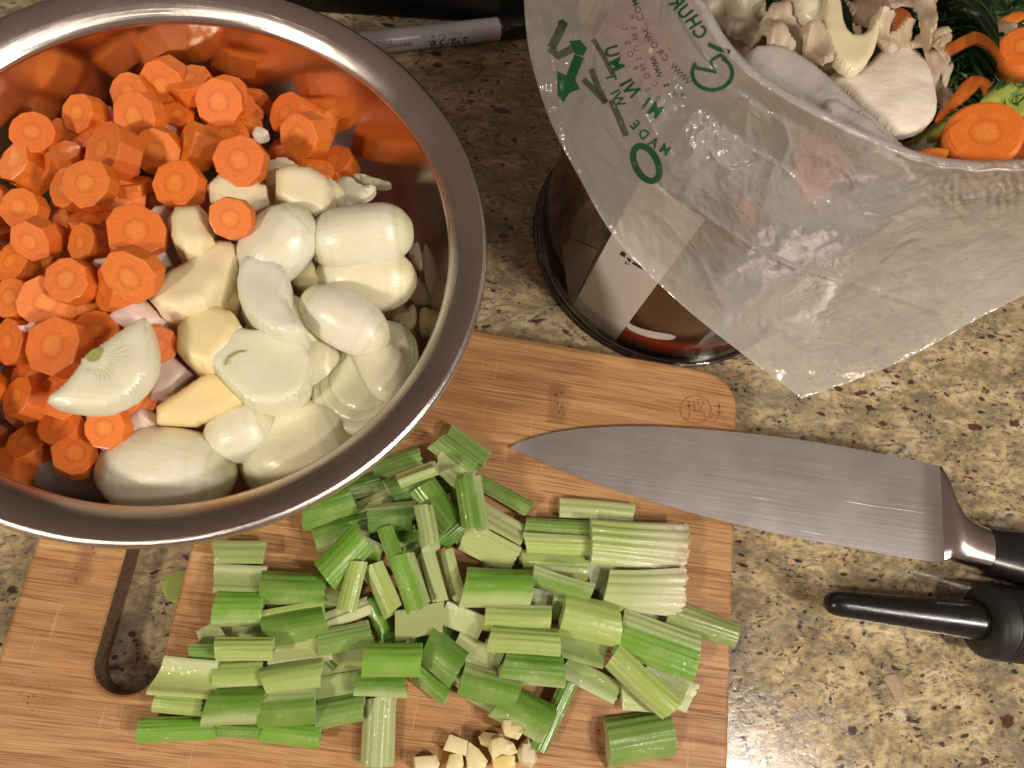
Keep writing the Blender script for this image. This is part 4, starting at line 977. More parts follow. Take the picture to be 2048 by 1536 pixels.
# x, y, length, width, angle, roll, level, tone, label
CEL = [
 (936, 893, 92, 42, 36, 0, 0, 'm', 'dull green celery stick farthest from the viewer, nearest the knife tip'),
 (906, 914, 95, 44, 36, 20, .6, 'm', 'dull green celery stick lying against the farthest one'),
 (900, 940, 62, 44, 40, 180, 1.0, 'p', 'frosty cut celery end resting below the two farthest sticks'),
 (792, 928, 96, 44, -18, 0, 0, 'm', 'celery stick half hidden by the bowl rim at the upper pile'),
 (836, 948, 76, 32, -20, 90, 2.0, 'p', 'pale wet celery stick lying on edge near the bowl rim'),
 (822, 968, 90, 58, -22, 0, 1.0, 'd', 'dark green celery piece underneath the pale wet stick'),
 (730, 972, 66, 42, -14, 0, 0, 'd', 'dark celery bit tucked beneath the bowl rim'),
 (752, 1002, 86, 32, -25, 160, .4, 'p', 'pale celery stick lying diagonally in the shade of the bowl'),
 (660, 1016, 100, 56, -18, 10, .8, 'g', 'shaded celery piece closest to the bowl, left of the pile'),
 (680, 1060, 108, 60, -14, -10, .6, 'g', 'green celery piece below the one closest to the bowl'),
 (688, 1112, 104, 66, -46, 0, 1.4, 'b', 'bright curved celery piece bulging at the left edge of the pile'),
 (722, 1096, 84, 46, 28, 30, .9, 'g', 'green celery piece overlapping the bulging bright one'),
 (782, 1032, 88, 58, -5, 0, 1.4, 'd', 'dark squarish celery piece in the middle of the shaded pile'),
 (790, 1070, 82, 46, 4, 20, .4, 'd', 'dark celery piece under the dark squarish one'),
 (872, 1012, 96, 60, 52, 0, 1.2, 'g', 'smooth green celery piece slanting down behind the upright pale stick'),
 (854, 1052, 88, 34, 80, 78, 2.2, 'p', 'pale celery stick standing out over the shaded pile'),
 (926, 1000, 96, 46, 78, 30, .8, 'g', 'dark side piece of celery left of the glossy upright one'),
 (945, 1003, 100, 54, 80, 12, 2.0, 'g', 'glossy upright celery piece with a bright wet line along its edge'),
 (1008, 990, 116, 32, 29, 0, 0, 'm', 'long thin green celery stick below the knife tip'),
 (1004, 1046, 92, 50, 30, 150, .4, 'p', 'pale-faced celery piece between two diagonal sticks'),
 (980, 1094, 116, 62, 28, 200, .3, 'y', 'thick pale diagonal celery piece with green lower edge'),
 (780, 1090, 68, 34, 70, 20, 1.5, 'g', 'short olive celery stub in the centre of the shaded pile'),
 (830, 1090, 56, 32, -62, 0, .3, 'm', 'small shaded celery scrap right of the short olive stub'),
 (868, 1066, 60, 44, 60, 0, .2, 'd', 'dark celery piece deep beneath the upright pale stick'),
 (900, 1060, 64, 40, 140, 0, .2, 'g', 'small celery end peeping out below the glossy upright piece'),
 (1195, 1021, 150, 40, 5, 170, 0, 'p', 'long pale celery stick by itself just below the blade'),
 (1112, 1056, 128, 34, 3, 0, 0, 'm', 'dull strip of celery at the top of the stack under the lone stick'),
 (1116, 1090, 132, 44, 2, 20, .4, 'y', 'yellow-green celery strip second from the top in that stack'),
 (1108, 1130, 128, 50, 3, 0, .3, 'y', 'bright lime celery strip third from the top of the stack'),
 (1126, 1166, 120, 42, 17, 40, 1.2, 'm', 'glossy green celery piece crossing the foot of the lime strips'),
 (1208, 1085, 66, 56, 2, 0, 0, 'm', 'celery end hidden behind the large ribbed base piece'),
 (1284, 1094, 196, 88, 5, 0, .8, 'y', 'large ribbed celery base piece fading to white with torn right end'),
 (1220, 1150, 90, 66, 4, 180, .2, 'w', 'whitish hollow celery piece under the large ribbed base'),
 (1290, 1184, 158, 76, 2, 10, .8, 'p', 'second ribbed celery base piece, pale with ragged right side'),
 (1285, 1218, 90, 40, 12, 180, .1, 'w', 'white celery underside below the second ribbed base piece'),
 (1402, 1244, 146, 62, 18, 0, .4, 'o', 'speckled celery piece reaching past the right edge of the board'),
 (1180, 1240, 118, 80, 13, 0, 1.0, 'y', 'wide lime celery piece at the centre right of the board'),
 (1128, 1215, 56, 60, 13, 20, .4, 'm', 'greenish celery end left of the wide lime piece'),
 (995, 1176, 136, 74, 2, 0, 1.2, 'b', 'saturated green celery piece with a shiny upper edge'),
 (1036, 1236, 130, 50, 2, 10, 1.1, 'y', 'lime celery piece with green top band below the saturated green one'),
 (1046, 1281, 140, 50, 4, -10, 1.3, 'y', 'broad yellow-green celery strip lying under the lime one'),
 (1084, 1198, 46, 38, 8, 180, .4, 'w', 'white watery celery cut face in the gap by the wide lime piece'),
 (1316, 1290, 164, 86, 20, 0, 1.0, 'b', 'deeply ribbed wet celery piece sparkling at the right side'),
 (1162, 1292, 104, 62, 17, 160, .5, 'm', 'celery piece below the wide lime one with pale inner side'),
 (704, 1172, 96, 36, -76, 0, 1.5, 'y', 'narrow upright lime celery stick left of the fan of sticks'),
 (762, 1180, 102, 48, 66, 30, 1.2, 'y', 'leaning pale celery stick, first of the fan'),
 (762, 1238, 92, 36, 66, 0, .4, 'b', 'bright green edge piece under the first leaning stick of the fan'),
 (818, 1166, 108, 50, 72, 0, 1.6, 'b', 'wet lime celery stick in the middle of the fan'),
 (866, 1150, 96, 42, 75, 40, 1.1, 'p', 'pale celery stick third in the fan'),
 (904, 1150, 98, 32, 75, 20, .6, 'p', 'last celery stick on the right of the fan'),
 (838, 1242, 96, 58, -12, 180, 1.4, 'o', 'olive translucent celery piece at the foot of the fan'),
 (926, 1240, 86, 48, 22, 190, 1.0, 'p', 'pale wet celery piece right of the olive translucent one'),
 (928, 1206, 66, 30, 12, 180, .3, 'w', 'whitish celery scrap above the pale wet piece'),
 (954, 1308, 98, 50, 24, 165, .8, 'p', 'pale-faced celery piece between the cross-lying and highlighted ones'),
 (1062, 1336, 124, 64, 5, 0, .9, 'g', 'green celery piece with sparkling streak under the broad strip'),
 (785, 1320, 112, 64, 0, 0, 1.7, 'b', 'glossy green celery piece with the strongest wet highlight'),
 (888, 1312, 84, 72, 40, 0, 1.3, 'g', 'square wet celery piece turned diagonally, right of the glossiest one'),
 (862, 1364, 82, 48, 40, 20, .3, 'g', 'pointed celery piece under the diagonal square one'),
 (982, 1372, 116, 64, 16, 0, 1.2, 'g', 'smooth green celery piece above the garlic'),
 (940, 1350, 60, 60, 40, 0, .3, 'm', 'celery end behind the smooth green piece'),
 (1048, 1426, 108, 74, 28, 0, .7, 'g', 'wet celery piece with a pale upper band next to the garlic'),
 (985, 1402, 96, 40, 28, 0, .1, 'g', 'long dark celery sliver underneath the smooth green piece'),
 (1107, 1432, 138, 36, -65, 0, .2, 'g', 'thin upright celery stick right of the garlic'),
 (762, 1370, 98, 46, 2, 0, .8, 'g', 'flat green celery piece below the glossiest one'),
 (758, 1458, 126, 62, 93, 0, 0, 'p', 'rounded pale celery barrel standing lengthwise at the lower centre'),
 (675, 1374, 98, 48, -8, 190, .5, 'm', 'frosty green celery piece left of the flat green one'),
 (694, 1277, 102, 48, -12, 0, .7, 'm', 'striped celery piece slanting up in the middle of the rows'),
 (690, 1322, 98, 54, -8, 180, .6, 'o', 'translucent olive celery piece in the middle of the rows'),
 (690, 1228, 98, 34, -22, 180, .7, 'w', 'whitish celery sliver slanting above the striped piece'),
 (800, 1272, 60, 36, -20, 0, .6, 'm', 'small celery corner showing above the glossiest piece'),
 (672, 1188, 46, 54, 4, 0, .4, 'o', 'olive celery end between the rows and the upright lime stick'),
 (477, 1103, 97, 46, 0, 165, .4, 'm', 'celery piece at the top of the left column, just under the bowl'),
 (480, 1158, 100, 54, 3, 170, .4, 'm', 'second celery piece down the left column, pale inside up'),
 (477, 1216, 92, 68, 0, 0, .6, 'b', 'square wet celery piece with tiny water beads in the left column'),
 (484, 1268, 94, 34, -2, 180, .2, 'p', 'pale celery strip under the square beaded piece'),
 (488, 1298, 110, 42, 0, 0, 1.6, 'y', 'celery piece with one long bright highlight in the left column'),
 (477, 1352, 94, 60, -3, 10, .7, 'y', 'yellow-green celery piece below the long-highlight one'),
 (588, 1176, 124, 62, 2, 0, .7, 'g', 'green celery piece at the top of the second column'),
 (587, 1226, 116, 40, -10, 40, .5, 'y', 'pale-edged celery strip second in the second column'),
 (590, 1254, 120, 60, -10, 0, .9, 'g', 'deep green celery piece third in the second column'),
 (602, 1300, 116, 50, -6, 180, .8, 'o', 'striped olive celery piece fourth in the second column'),
 (580, 1354, 112, 54, -9, 0, 1.2, 'y', 'lime celery strip with sharp corner fifth in the second column'),
 (618, 1340, 60, 60, -6, 0, .2, 'm', 'celery end tucked behind the lime strip with sharp corner'),
 (368, 1355, 116, 70, 5, 175, 1.0, 'y', 'pale lime celery piece over the hand hole end'),
 (358, 1408, 94, 40, 5, 20, .6, 'y', 'torn celery piece just below the pale lime one'),
 (408, 1308, 52, 42, 0, 30, .8, 'm', 'short celery piece left of the long-highlight one'),
 (422, 1270, 46, 36, -30, 180, .4, 'p', 'rounded celery end peeping above the short piece'),
 (468, 1412, 106, 68, -2, 0, 1.0, 'g', 'wide green celery piece in the lowest full row, left one'),
 (573, 1412, 110, 72, -4, 0, 1.0, 'g', 'wide green celery piece in the lowest full row, right one'),
 (680, 1422, 92, 56, -11, 0, .4, 'm', 'green celery block at the right end of the lowest row'),
 (356, 1458, 142, 44, -2, 0, .2, 'b', 'long green celery piece with torn tip at the bottom left'),
 (475, 1456, 116, 36, 3, 0, .2, 'g', 'green celery strip under the wide left one of the lowest row'),
 (582, 1464, 110, 50, 6, 0, .2, 'b', 'lowest green celery piece in the second column'),
 (428, 1392, 46, 50, 0, 0, .1, 'd', 'dark celery side visible between the torn and wide pieces'),
 (1182, 1360, 122, 46, 26, 170, .1, 'm', 'flat translucent celery piece sloping right below the centre'),
 (1288, 1362, 150, 58, 43, 35, .6, 'y', 'diagonal yellow-green celery piece folded over at lower right'),
 (1335, 1350, 90, 80, 30, 180, .2, 'o', 'translucent celery leaf base under the deeply ribbed piece'),
 (1275, 1396, 64, 46, 5, 180, .05, 'p', 'little pale celery end below the folded diagonal piece'),
 (1362, 1384, 60, 60, 20, 180, .05, 'p', 'thin see-through celery scrap at the lower right of the pile'),
 (1282, 1477, 134, 88, -10, 0, 0, 'm', 'large lone rounded celery piece near the lower right corner of the board'),
]
for c in CEL:
    px, py, L, Wd, ang, roll, lv, tone, lab = c
    kw = {}
    if 'ribbed' in lab and 'base' in lab: kw = dict(flare=.22, amp=.0005, ragged=.004, half=math.radians(36), T=18)
    if 'deeply ribbed' in lab: kw = dict(amp=.00055, half=math.radians(40), T=20)
    if 'lone rounded' in lab or 'barrel' in lab: kw = dict(half=math.radians(72), T=38, amp=.0004)
    if 'speckled' in lab: kw = dict(flare=-.25, T=30)
    if 'translucent' in lab or 'see-through' in lab: kw = dict(T=10, half=math.radians(25))
    celery(px, py, L, Wd, ang, roll, lv, tone, lab, **kw)
# extra pieces buried in the shaded pile
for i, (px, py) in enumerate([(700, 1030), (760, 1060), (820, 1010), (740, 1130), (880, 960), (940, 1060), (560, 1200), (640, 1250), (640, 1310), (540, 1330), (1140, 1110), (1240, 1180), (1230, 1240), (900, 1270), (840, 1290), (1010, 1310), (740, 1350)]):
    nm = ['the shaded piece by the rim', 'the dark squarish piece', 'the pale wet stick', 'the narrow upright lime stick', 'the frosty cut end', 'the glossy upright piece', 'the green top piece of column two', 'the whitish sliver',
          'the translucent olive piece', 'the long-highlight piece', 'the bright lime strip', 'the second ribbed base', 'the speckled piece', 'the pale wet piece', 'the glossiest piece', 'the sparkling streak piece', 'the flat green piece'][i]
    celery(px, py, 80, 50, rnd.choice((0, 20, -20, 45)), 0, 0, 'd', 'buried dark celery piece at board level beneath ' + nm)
# slip of celery on the granite seen through the hand hole
bm = puff([(380, 1138), (352, 1142), (332, 1154), (322, 1172), (328, 1190), (342, 1206), (380, 1212)], .0016, .0012, .0004, 14)
o = from_bm('celery_scrap', bm, M_GREENFLESH, None, True, True, angle=40); o.color = (1, 1.05, .9, 1); tag(o, 'thin green celery slip on the granite inside the hand hole', 'celery')

# ================================================================== GARLIC
GG = 'chopped garlic at the bottom of the board'
for poly, zz, th, dm, lab, col in [
    ([(886, 1500), (900, 1468), (936, 1482), (932, 1512)], .006, .005, .0006, 'squarish garlic bit at the left of the garlic heap', (1, 1, 1)),
    ([(938, 1484), (958, 1498), (976, 1522), (968, 1540), (936, 1540), (932, 1508)], .006, .005, .001, 'triangular garlic bit in the middle of the heap', (1, 1, .95)),
    ([(956, 1474), (968, 1464), (1005, 1468), (1012, 1484), (990, 1500), (962, 1490)], .005, .005, .001, 'translucent yellow garlic bit behind the flat ones', (.85, .82, .6)),
    ([(982, 1480), (1002, 1474), (1028, 1488), (1036, 1505), (1020, 1512), (1004, 1508), (986, 1520), (978, 1500)], .011, .005, .0015, 'largest flat garlic bit on top of the heap', (1, 1, .92)),
    ([(1006, 1440), (1018, 1436), (1040, 1450), (1047, 1464), (1036, 1480), (1010, 1472), (1004, 1456)], .012, .006, .002, 'garlic clove tip with brown spot touching the celery', (1, .98, .9)),
    ([(1044, 1484), (1056, 1474), (1066, 1486), (1076, 1520), (1062, 1536), (1040, 1528), (1032, 1506)], .006, .006, .003, 'glassy white garlic bit on the right of the heap', (.9, .92, 1.05)),
    ([(984, 1520), (1006, 1512), (1030, 1512), (1030, 1540), (990, 1545)], .008, .005, .001, 'yellow garlic bit below the largest flat one', (.95, .92, .62)),
    ([(830, 1514), (872, 1510), (880, 1528), (874, 1542), (832, 1542)], .006, .005, .0008, 'garlic bit lying apart at the far left', (1, 1, 1)),
    ([(900, 1510), (924, 1505), (928, 1530), (920, 1545), (890, 1545)], .005, .005, .0008, 'garlic bit between the squarish and triangular ones', (1, .98, .9))]:
    chunk('garlic_bit', poly, 0, th, dm, lab, 'garlic', M_GARLIC, (rnd.uniform(-.12, .12), rnd.uniform(-.12, .12)), GG, col, z=BT + zz - .0005, edge=10, step=12, wob=.0004, soft=False)

# ================================================================== KNIFE
knife = empty('chef_knife', P(1500, 1000, .012)); tag(knife, 'broad steel chef knife with black handle, its tip lying on the cutting board', 'knife')
bpy.context.view_layer.update()
zt, zh = BT + .0012, BT + .0040            # blade face height at the tip and at the heel
spine = [(1020, 895), (1040, 884), (1070, 874), (1110, 864), (1150, 858), (1200, 854), (1260, 852), (1320, 853), (1400, 858), (1480, 865), (1560, 874), (1640, 886), (1720, 899), (1800, 914), (1840, 922), (1868, 929), (1880, 934)]
edge_ = [(1020, 897), (1042, 906), (1070, 918), (1105, 933), (1150, 951), (1200, 970), (1255, 988), (1315, 1006), (1390, 1028), (1470, 1048), (1545, 1065), (1625, 1082), (1705, 1097), (1785, 1111), (1830, 1119), (1868, 1124), (1890, 1122)]
bm = bmesh.new(); rows = []
NS = 12
for i, (a, b) in enumerate(zip(spine, edge_)):
    t = (a[0] - 1020) / 860; zc_ = zt + (zh - zt) * t; row_t = []; row_b = []
    for k in range(NS + 1):
        s = k / NS; px = a[0] + (b[0] - a[0]) * s; py = a[1] + (b[1] - a[1]) * s
        thick = .0026 * (1 - s) * min(1, .25 + t * 1.6) + .0002
        heel = .0035 * max(0, (t - .955) / .045) ** 2 if t > .955 else 0
        w = P(px, py, zc_ + thick / 2 + heel)
        row_t.append(bm.verts.new(w)); row_b.append(bm.verts.new(w - Vector((0, 0, thick + heel * 1.6))))
    rows.append((row_t, row_b))
for i in range(len(rows) - 1):
    for k in range(NS):
        bm.faces.new((rows[i][0][k], rows[i][0][k + 1], rows[i + 1][0][k + 1], rows[i + 1][0][k]))
        bm.faces.new((rows[i][1][k], rows[i + 1][1][k], rows[i + 1][1][k + 1], rows[i][1][k + 1]))
    for k in (0, NS):
        q = (rows[i][0][k], rows[i + 1][0][k], rows[i + 1][1][k], rows[i][1][k]); bm.faces.new(q if k == 0 else tuple(reversed(q)))
for r_ in (rows[0], rows[-1]):
    for k in range(NS): 
        try: bm.faces.new((r_[0][k], r_[0][k + 1], r_[1][k + 1], r_[1][k]))
        except ValueError: pass
bmesh.ops.recalc_face_normals(bm, faces=bm.faces[:])
# give the blade a local frame along its length so that the grinding marks follow it
def framed(name, bm, mat, parent, A, B_, smooth=True, angle=30):
    d = (B_ - A).normalized(); sd = Vector((-d.y, d.x, 0)).normalized(); up = d.cross(sd)
    F = Matrix((d.to_4d(), sd.to_4d(), up.to_4d(), (0, 0, 0, 1))).transposed()
    for i in range(3): F[i][3] = A[i]
    F[3] = (0, 0, 0, 1)
    Fi = F.inverted()
    for v in bm.verts: v.co = Fi @ v.co
    me = bpy.data.meshes.new(name); 
    for f in bm.faces: f.smooth = smooth
    if smooth:
        for e in bm.edges:
            if len(e.link_faces) == 2 and e.calc_face_angle(0) > math.radians(angle): e.smooth = False
    bm.to_mesh(me); bm.free(); return link(name, me, mat, parent, F)
framed('blade', bm, M_BLADE, knife, P(1020, 896, zt), P(1885, 1030, zh))
def loft(secs, seg=24, sq=2.6):
    """secs: (top pixel, bottom pixel, centre height, half thickness)"""
    bm = bmesh.new(); R = []
    for a, b, zc_, ht in secs:
        A = P(*a, zc_); Bv = P(*b, zc_); c_ = (A + Bv) / 2; hv = (A - Bv) / 2; ring = []
        for i in range(seg):
            t = 2 * math.pi * i / seg; ct, st_ = math.cos(t), math.sin(t)
            x = math.copysign(abs(ct) ** (2 / sq), ct); y = math.copysign(abs(st_) ** (2 / sq), st_)
            ring.append(bm.verts.new(c_ + hv * x + Vector((0, 0, ht * y))))
        R.append(ring)
    for i in range(len(R) - 1):
        for k in range(seg):
            j = (k + 1) % seg; bm.faces.new((R[i][k], R[i][j], R[i + 1][j], R[i + 1][k]))
    bm.faces.new(R[0]); bm.faces.new(list(reversed(R[-1])))
    bmesh.ops.recalc_face_normals(bm, faces=bm.faces[:]); return bm
zk = zh
framed('bolster', loft([((1866, 929), (1886, 1123), zk, .0018), ((1880, 932), (1897, 1118), zk, .0034), ((1890, 950), (1902, 1116), zk - .0002, .0046), ((1900, 985), (1909, 1122), zk - .0006, .0056), ((1914, 1018), (1920, 1126), zk - .001, .0062), ((1935, 1040), (1938, 1131), zk - .0014, .0068), ((1955, 1051), (1957, 1136), zk - .0018, .0070), ((1972, 1057), (1973, 1141), zk - .002, .0070)]), M_BOLSTER, knife, P(1890, 1000, zk), P(1972, 1099, zk), angle=45)
framed('handle', loft([((1970, 1056), (1970, 1142), zk - .002, .0071), ((2000, 1060), (1999, 1152), zk - .0025, .0078), ((2048, 1064), (2044, 1166), zk - .003, .0084), ((2130, 1074), (2122, 1186), zk - .005, .0088), ((2300, 1100), (2290, 1225), zk - .007, .009), ((2330, 1115), (2322, 1225), zk - .0075, .006)], 28, 3.0), M_BLACK, knife, P(1972, 1099, zk), P(2300, 1160, zk - .007), angle=50)

# ================================================================== BLACK TAPERED TOOL
def tube(axA, axB, prof, seg=40):
    """lathe along a line: prof = (t along, radius)"""
    d = (axB - axA).normalized(); s = Vector((-d.y, d.x, 0)).normalized(); u = d.cross(s); L = (axB - axA).length
    bm = bmesh.new(); R = []
    for t, r_ in prof:
        c_ = axA + d * (t * L)
        R.append([bm.verts.new(c_ + s * (r_ * math.cos(2 * math.pi * i / seg)) + u * (r_ * math.sin(2 * math.pi * i / seg))) for i in range(seg)])
    for i in range(len(R) - 1):
        for k in range(seg):
            j = (k + 1) % seg; bm.faces.new((R[i][k], R[i][j], R[i + 1][j], R[i + 1][k]))
    bm.faces.new(R[0]); bm.faces.new(list(reversed(R[-1]))); bmesh.ops.recalc_face_normals(bm, faces=bm.faces[:]); return bm
zr = .0165
m_ = mpp(1950, 1240, zr)
A = P(1650, 1204, zr); B_ = P(2048, 1252, zr); LL = (B_ - A).length
tool = empty('utensil', P(1950, 1240, 0)); tag(tool, 'black utensil with a tapered round-ended handle and ribbed rubber collar, below the knife', 'utensil')
bpy.context.view_layer.update()
rod = [(0.000, 3), (.004, 9), (.010, 14), (.022, 19), (.045, 23), (.08, 25), (.2, 27.5), (.35, 30), (.5, 33), (.65, 36), (.78, 39), (.80, 39)]
from_bm('handle', tube(A, B_, [(t, r * m_) for t, r in rod]), M_BLACK, tool, True, angle=60)
col = [(.765, 50), (.77, 58), (.785, 68), (.80, 72), (.835, 73)]
t = .84
while t < 1.35:
    col += [(t, 74), (t + .009, 74), (t + .011, 71.5), (t + .015, 71.5)]; t += .018
from_bm('ribbed_collar', tube(A, B_, [(t, r * m_) for t, r in col], 56), M_RUBBER, tool, True, angle=35)

# ================================================================== MARKER PEN
zm = .0062; mm = mpp(880, 75, zm); ra = 25.5 * mm * .86
zm = ra + .0001
A = P(590, 103, zm); B_ = P(1130, 42, zm)
pen = empty('marker_pen', P(860, 73, 0)); tag(pen, 'white marker pen with a black cap, lying on the granite behind the bowl', 'marker')
bpy.context.view_layer.update()
from_bm('barrel', tube(A, B_, [(0, ra * .6), (.01, ra * .9), (.03, ra), (.735, ra), (.737, ra * .97)]), M_MARK, pen, True, angle=40)
from_bm('cap', tube(A, B_, [(.735, ra * .9), (.738, ra * 1.02), (.745, ra * 1.09), (.80, ra * 1.12), (.98, ra * 1.06), (1.0, ra * .9)], 24), M_BLACK, pen, True, angle=40)
dpen = (B_ - A).normalized()
def hit_cyl(px, py):
    r = ray(px, py); o_ = EYE - A
    d_ = r - dpen * r.dot(dpen); o2 = o_ - dpen * o_.dot(dpen)
    a = d_.dot(d_); b = 2 * d_.dot(o2); c = o2.dot(o2) - ra * ra; D = b * b - 4 * a * c
    if D < 0: return None
    h = EYE + r * ((-b - math.sqrt(D)) / (2 * a)); ax = A + dpen * (h - A).dot(dpen)
    return h, (h - ax).normalized()
AN = 180 - 6.4
t1 = text_bm('Sharpie.', 938, 73, 26, AN, shear=.3, xs=1.0, bold=.012)
t2 = text_bm('Permanent  Marker', 922, 62, 10.5, AN, xs=1.0, bold=.006)
t3 = text_bm('FINE POINT', 824, 84, 9.5, AN, bold=.004) ; 
t4 = merge(text_bm('AP  non-toxic', 784, 80, 6, AN), text_bm('permanent on', 784, 86, 6, AN), text_bm('most surfaces', 784, 92, 6, AN))
for b_, mt in ((t1, M_BINK), (t2, M_GINK), (t3, M_BINK), (t4, M_GINK)): decal(b_, hit_cyl, .00008, 'lettering', mt, pen, 60)

# ================================================================== JAR
JC = Vector((.3899 * H, .5867 * H, 0)); JR = .2050 * H; JH = .178 * K
jar = empty('plastic_jar', JC); tag(jar, 'big round clear plastic jar with dark, white and red label, holding the scrap bag', 'jar')
bpy.context.view_layer.update()
jp = [(0, .0012), (JR * .90, .0012), (JR * .955, .0010), (JR * .985, .0020), (JR * .985, .0045), (JR * .972, .0075), (JR * .965, .012), (JR * .965, JH * .74), (JR * .955, JH * .79), (JR * .91, JH * .85), (JR * .85, JH * .89), (JR * .82, JH * .91), (JR * .82, JH)]
M4 = Matrix.Translation(JC)
def jadd(name, bm, mat, **k):
    o = from_bm(name, bm, mat, jar, True, **k); o.matrix_basis = jar.matrix_basis.inverted() @ M4; return o
jw = rev(jp, 120); jb = jw.copy(); bmesh.ops.transform(jb, matrix=M4, verts=jb.verts[:]); JBVH = BVHTree.FromBMesh(jb); jb.free()
jadd('jar_wall', jw, M_CLEAR)
ring = [(JR * (1.0 - .010) + .0014 * math.cos(t), .0018 + .0014 * math.sin(t)) for t in [k * math.pi / 6 for k in range(13)]]
jadd('base_ring', rev(ring, 120), M_CLEAR)
g = Mat('ring_edge'); g.set(Base_Color=(.35, .34, .34), Roughness=.15, Metallic=.8); 
ring2 = [(JR * .996 + .00035 * math.cos(t), .0012 + .00035 * math.sin(t)) for t in [k * math.pi / 4 for k in range(9)]]
jadd('base_edge', rev(ring2, 120), g.m)
LR = JR * .968
def hit_jar(R):
    def f(px, py):
        r = ray(px, py); o_ = EYE - JC; a = r.x ** 2 + r.y ** 2; b = 2 * (r.x * o_.x + r.y * o_.y); c = o_.x ** 2 + o_.y ** 2 - R * R; D = b * b - 4 * a * c
        if D < 0: return None
        h = EYE + r * ((-b - math.sqrt(D)) / (2 * a))
        return h, Vector((h.x - JC.x, h.y - JC.y, 0)).normalized()
    return f
# wrap-around dark picture label
def arc_sheet(R, a0, a1, z0, z1, th=.0003, n=64, nz=6):
    bm = bmesh.new(); O = []; I = []
    for i in range(n + 1):
        a = math.radians(a0 + (a1 - a0) * i / n); c, s = math.cos(a), math.sin(a)
        O.append([bm.verts.new((R * c, R * s, z0 + (z1 - z0) * k / nz)) for k in range(nz + 1)]); I.append([bm.verts.new(((R - th) * c, (R - th) * s, z0 + (z1 - z0) * k / nz)) for k in range(nz + 1)])
    for i in range(n):
        for k in range(nz):
            bm.faces.new((O[i][k], O[i + 1][k], O[i + 1][k + 1], O[i][k + 1])); bm.faces.new((I[i][k + 1], I[i + 1][k + 1], I[i + 1][k], I[i][k]))
        bm.faces.new((O[i][0], I[i][0], I[i + 1][0], O[i + 1][0])); bm.faces.new((O[i + 1][nz], I[i + 1][nz], I[i][nz], O[i][nz]))
    bmesh.ops.recalc_face_normals(bm, faces=bm.faces[:]); return bm
def ang_of(px, py):
    h = hit_jar(LR)(px, py); return (math.degrees(math.atan2(h[0].y - JC.y, h[0].x - JC.x)) % 360, h[0].z)
aw0 = ang_of(1146, 612)[0]; aw1 = ang_of(1224, 690)[0]; ar1 = ang_of(1400, 690)[0]
jadd('dark_label', arc_sheet(LR, 100, aw0, .0085, JH * .73), M_LDARK)
jadd('white_panel', arc_sheet(LR + .0002, aw0, aw1, .0035, JH * .73, n=24), M_LWHITE)
jadd('red_label', arc_sheet(LR, aw1, 330, .0055, JH * .73), M_LRED)
def jdecal(name, bm2, mat, R):
    o = decal(bm2, hit_jar(R), .0001, name, mat, jar, 14)
    for v in o.data.vertices: v.co = v.co
    return o
jdecal('grey_panel', flat_grid([(1124, 492), (1150, 480), (1196, 500), (1190, 515), (1148, 608), (1138, 600)], 400), M_LGREY, LR + .0002)
jdecal('white_stripe', flat_grid(smooth_poly([(1254, 642), (1268, 652), (1300, 662), (1355, 670), (1345, 681), (1300, 676), (1262, 662), (1250, 650)]), 400), M_LWHITE, LR + .0002)
for poly in ([(1243, 502), (1252, 507), (1249, 515), (1239, 509)], [(1266, 523), (1286, 535), (1288, 540), (1281, 537), (1264, 527)]):
    jdecal('printed_mark', flat_grid(poly, 400), M_LDARK, LR + .0005)
def hit_jb(px, py):
    h = JBVH.ray_cast(EYE, ray(px, py).normalized())
    return None if h[0] is None else (h[0], (EYE - h[0]).normalized())
g = Mat('red_print'); g.set(Base_Color=(.46, .035, .022), Roughness=.3); M_RED = g.m
for poly in ([(1590, 290), (1630, 262), (1690, 300), (1700, 350), (1660, 372), (1640, 410), (1596, 402)], [(1478, 400), (1500, 388), (1516, 420), (1506, 452), (1480, 440)], [(1200, 20), (1330, 10), (1352, 120), (1330, 200), (1260, 160), (1215, 90)]):
    decal(flat_grid(smooth_poly(poly), 400), hit_jb, .0004, 'red_print', M_RED, jar, 10)
jdecal('printed_mark', merge(stroke([(1250, 526), (1257, 529)], 1.6), stroke([(1251, 522), (1252, 528)], 1.4), stroke([(1253, 515), (1262, 522)], 2), stroke([(1255, 519), (1260, 524)], 1.5), text_bm('fl', 1256, 521, 8, 35)), M_BINK, LR + .0005)

# ================================================================== SCRAPS IN THE BAG
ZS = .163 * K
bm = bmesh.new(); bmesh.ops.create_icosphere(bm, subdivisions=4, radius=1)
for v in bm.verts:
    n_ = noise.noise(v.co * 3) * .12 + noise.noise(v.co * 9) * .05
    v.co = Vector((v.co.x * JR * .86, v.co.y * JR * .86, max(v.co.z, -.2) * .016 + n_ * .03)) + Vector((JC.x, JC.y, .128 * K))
tag(from_bm('scrap_heap', bm, M_DARK, None, True, True), 'dark mass of wet kitchen scraps filling the bag', 'kitchen scraps', kind='stuff')
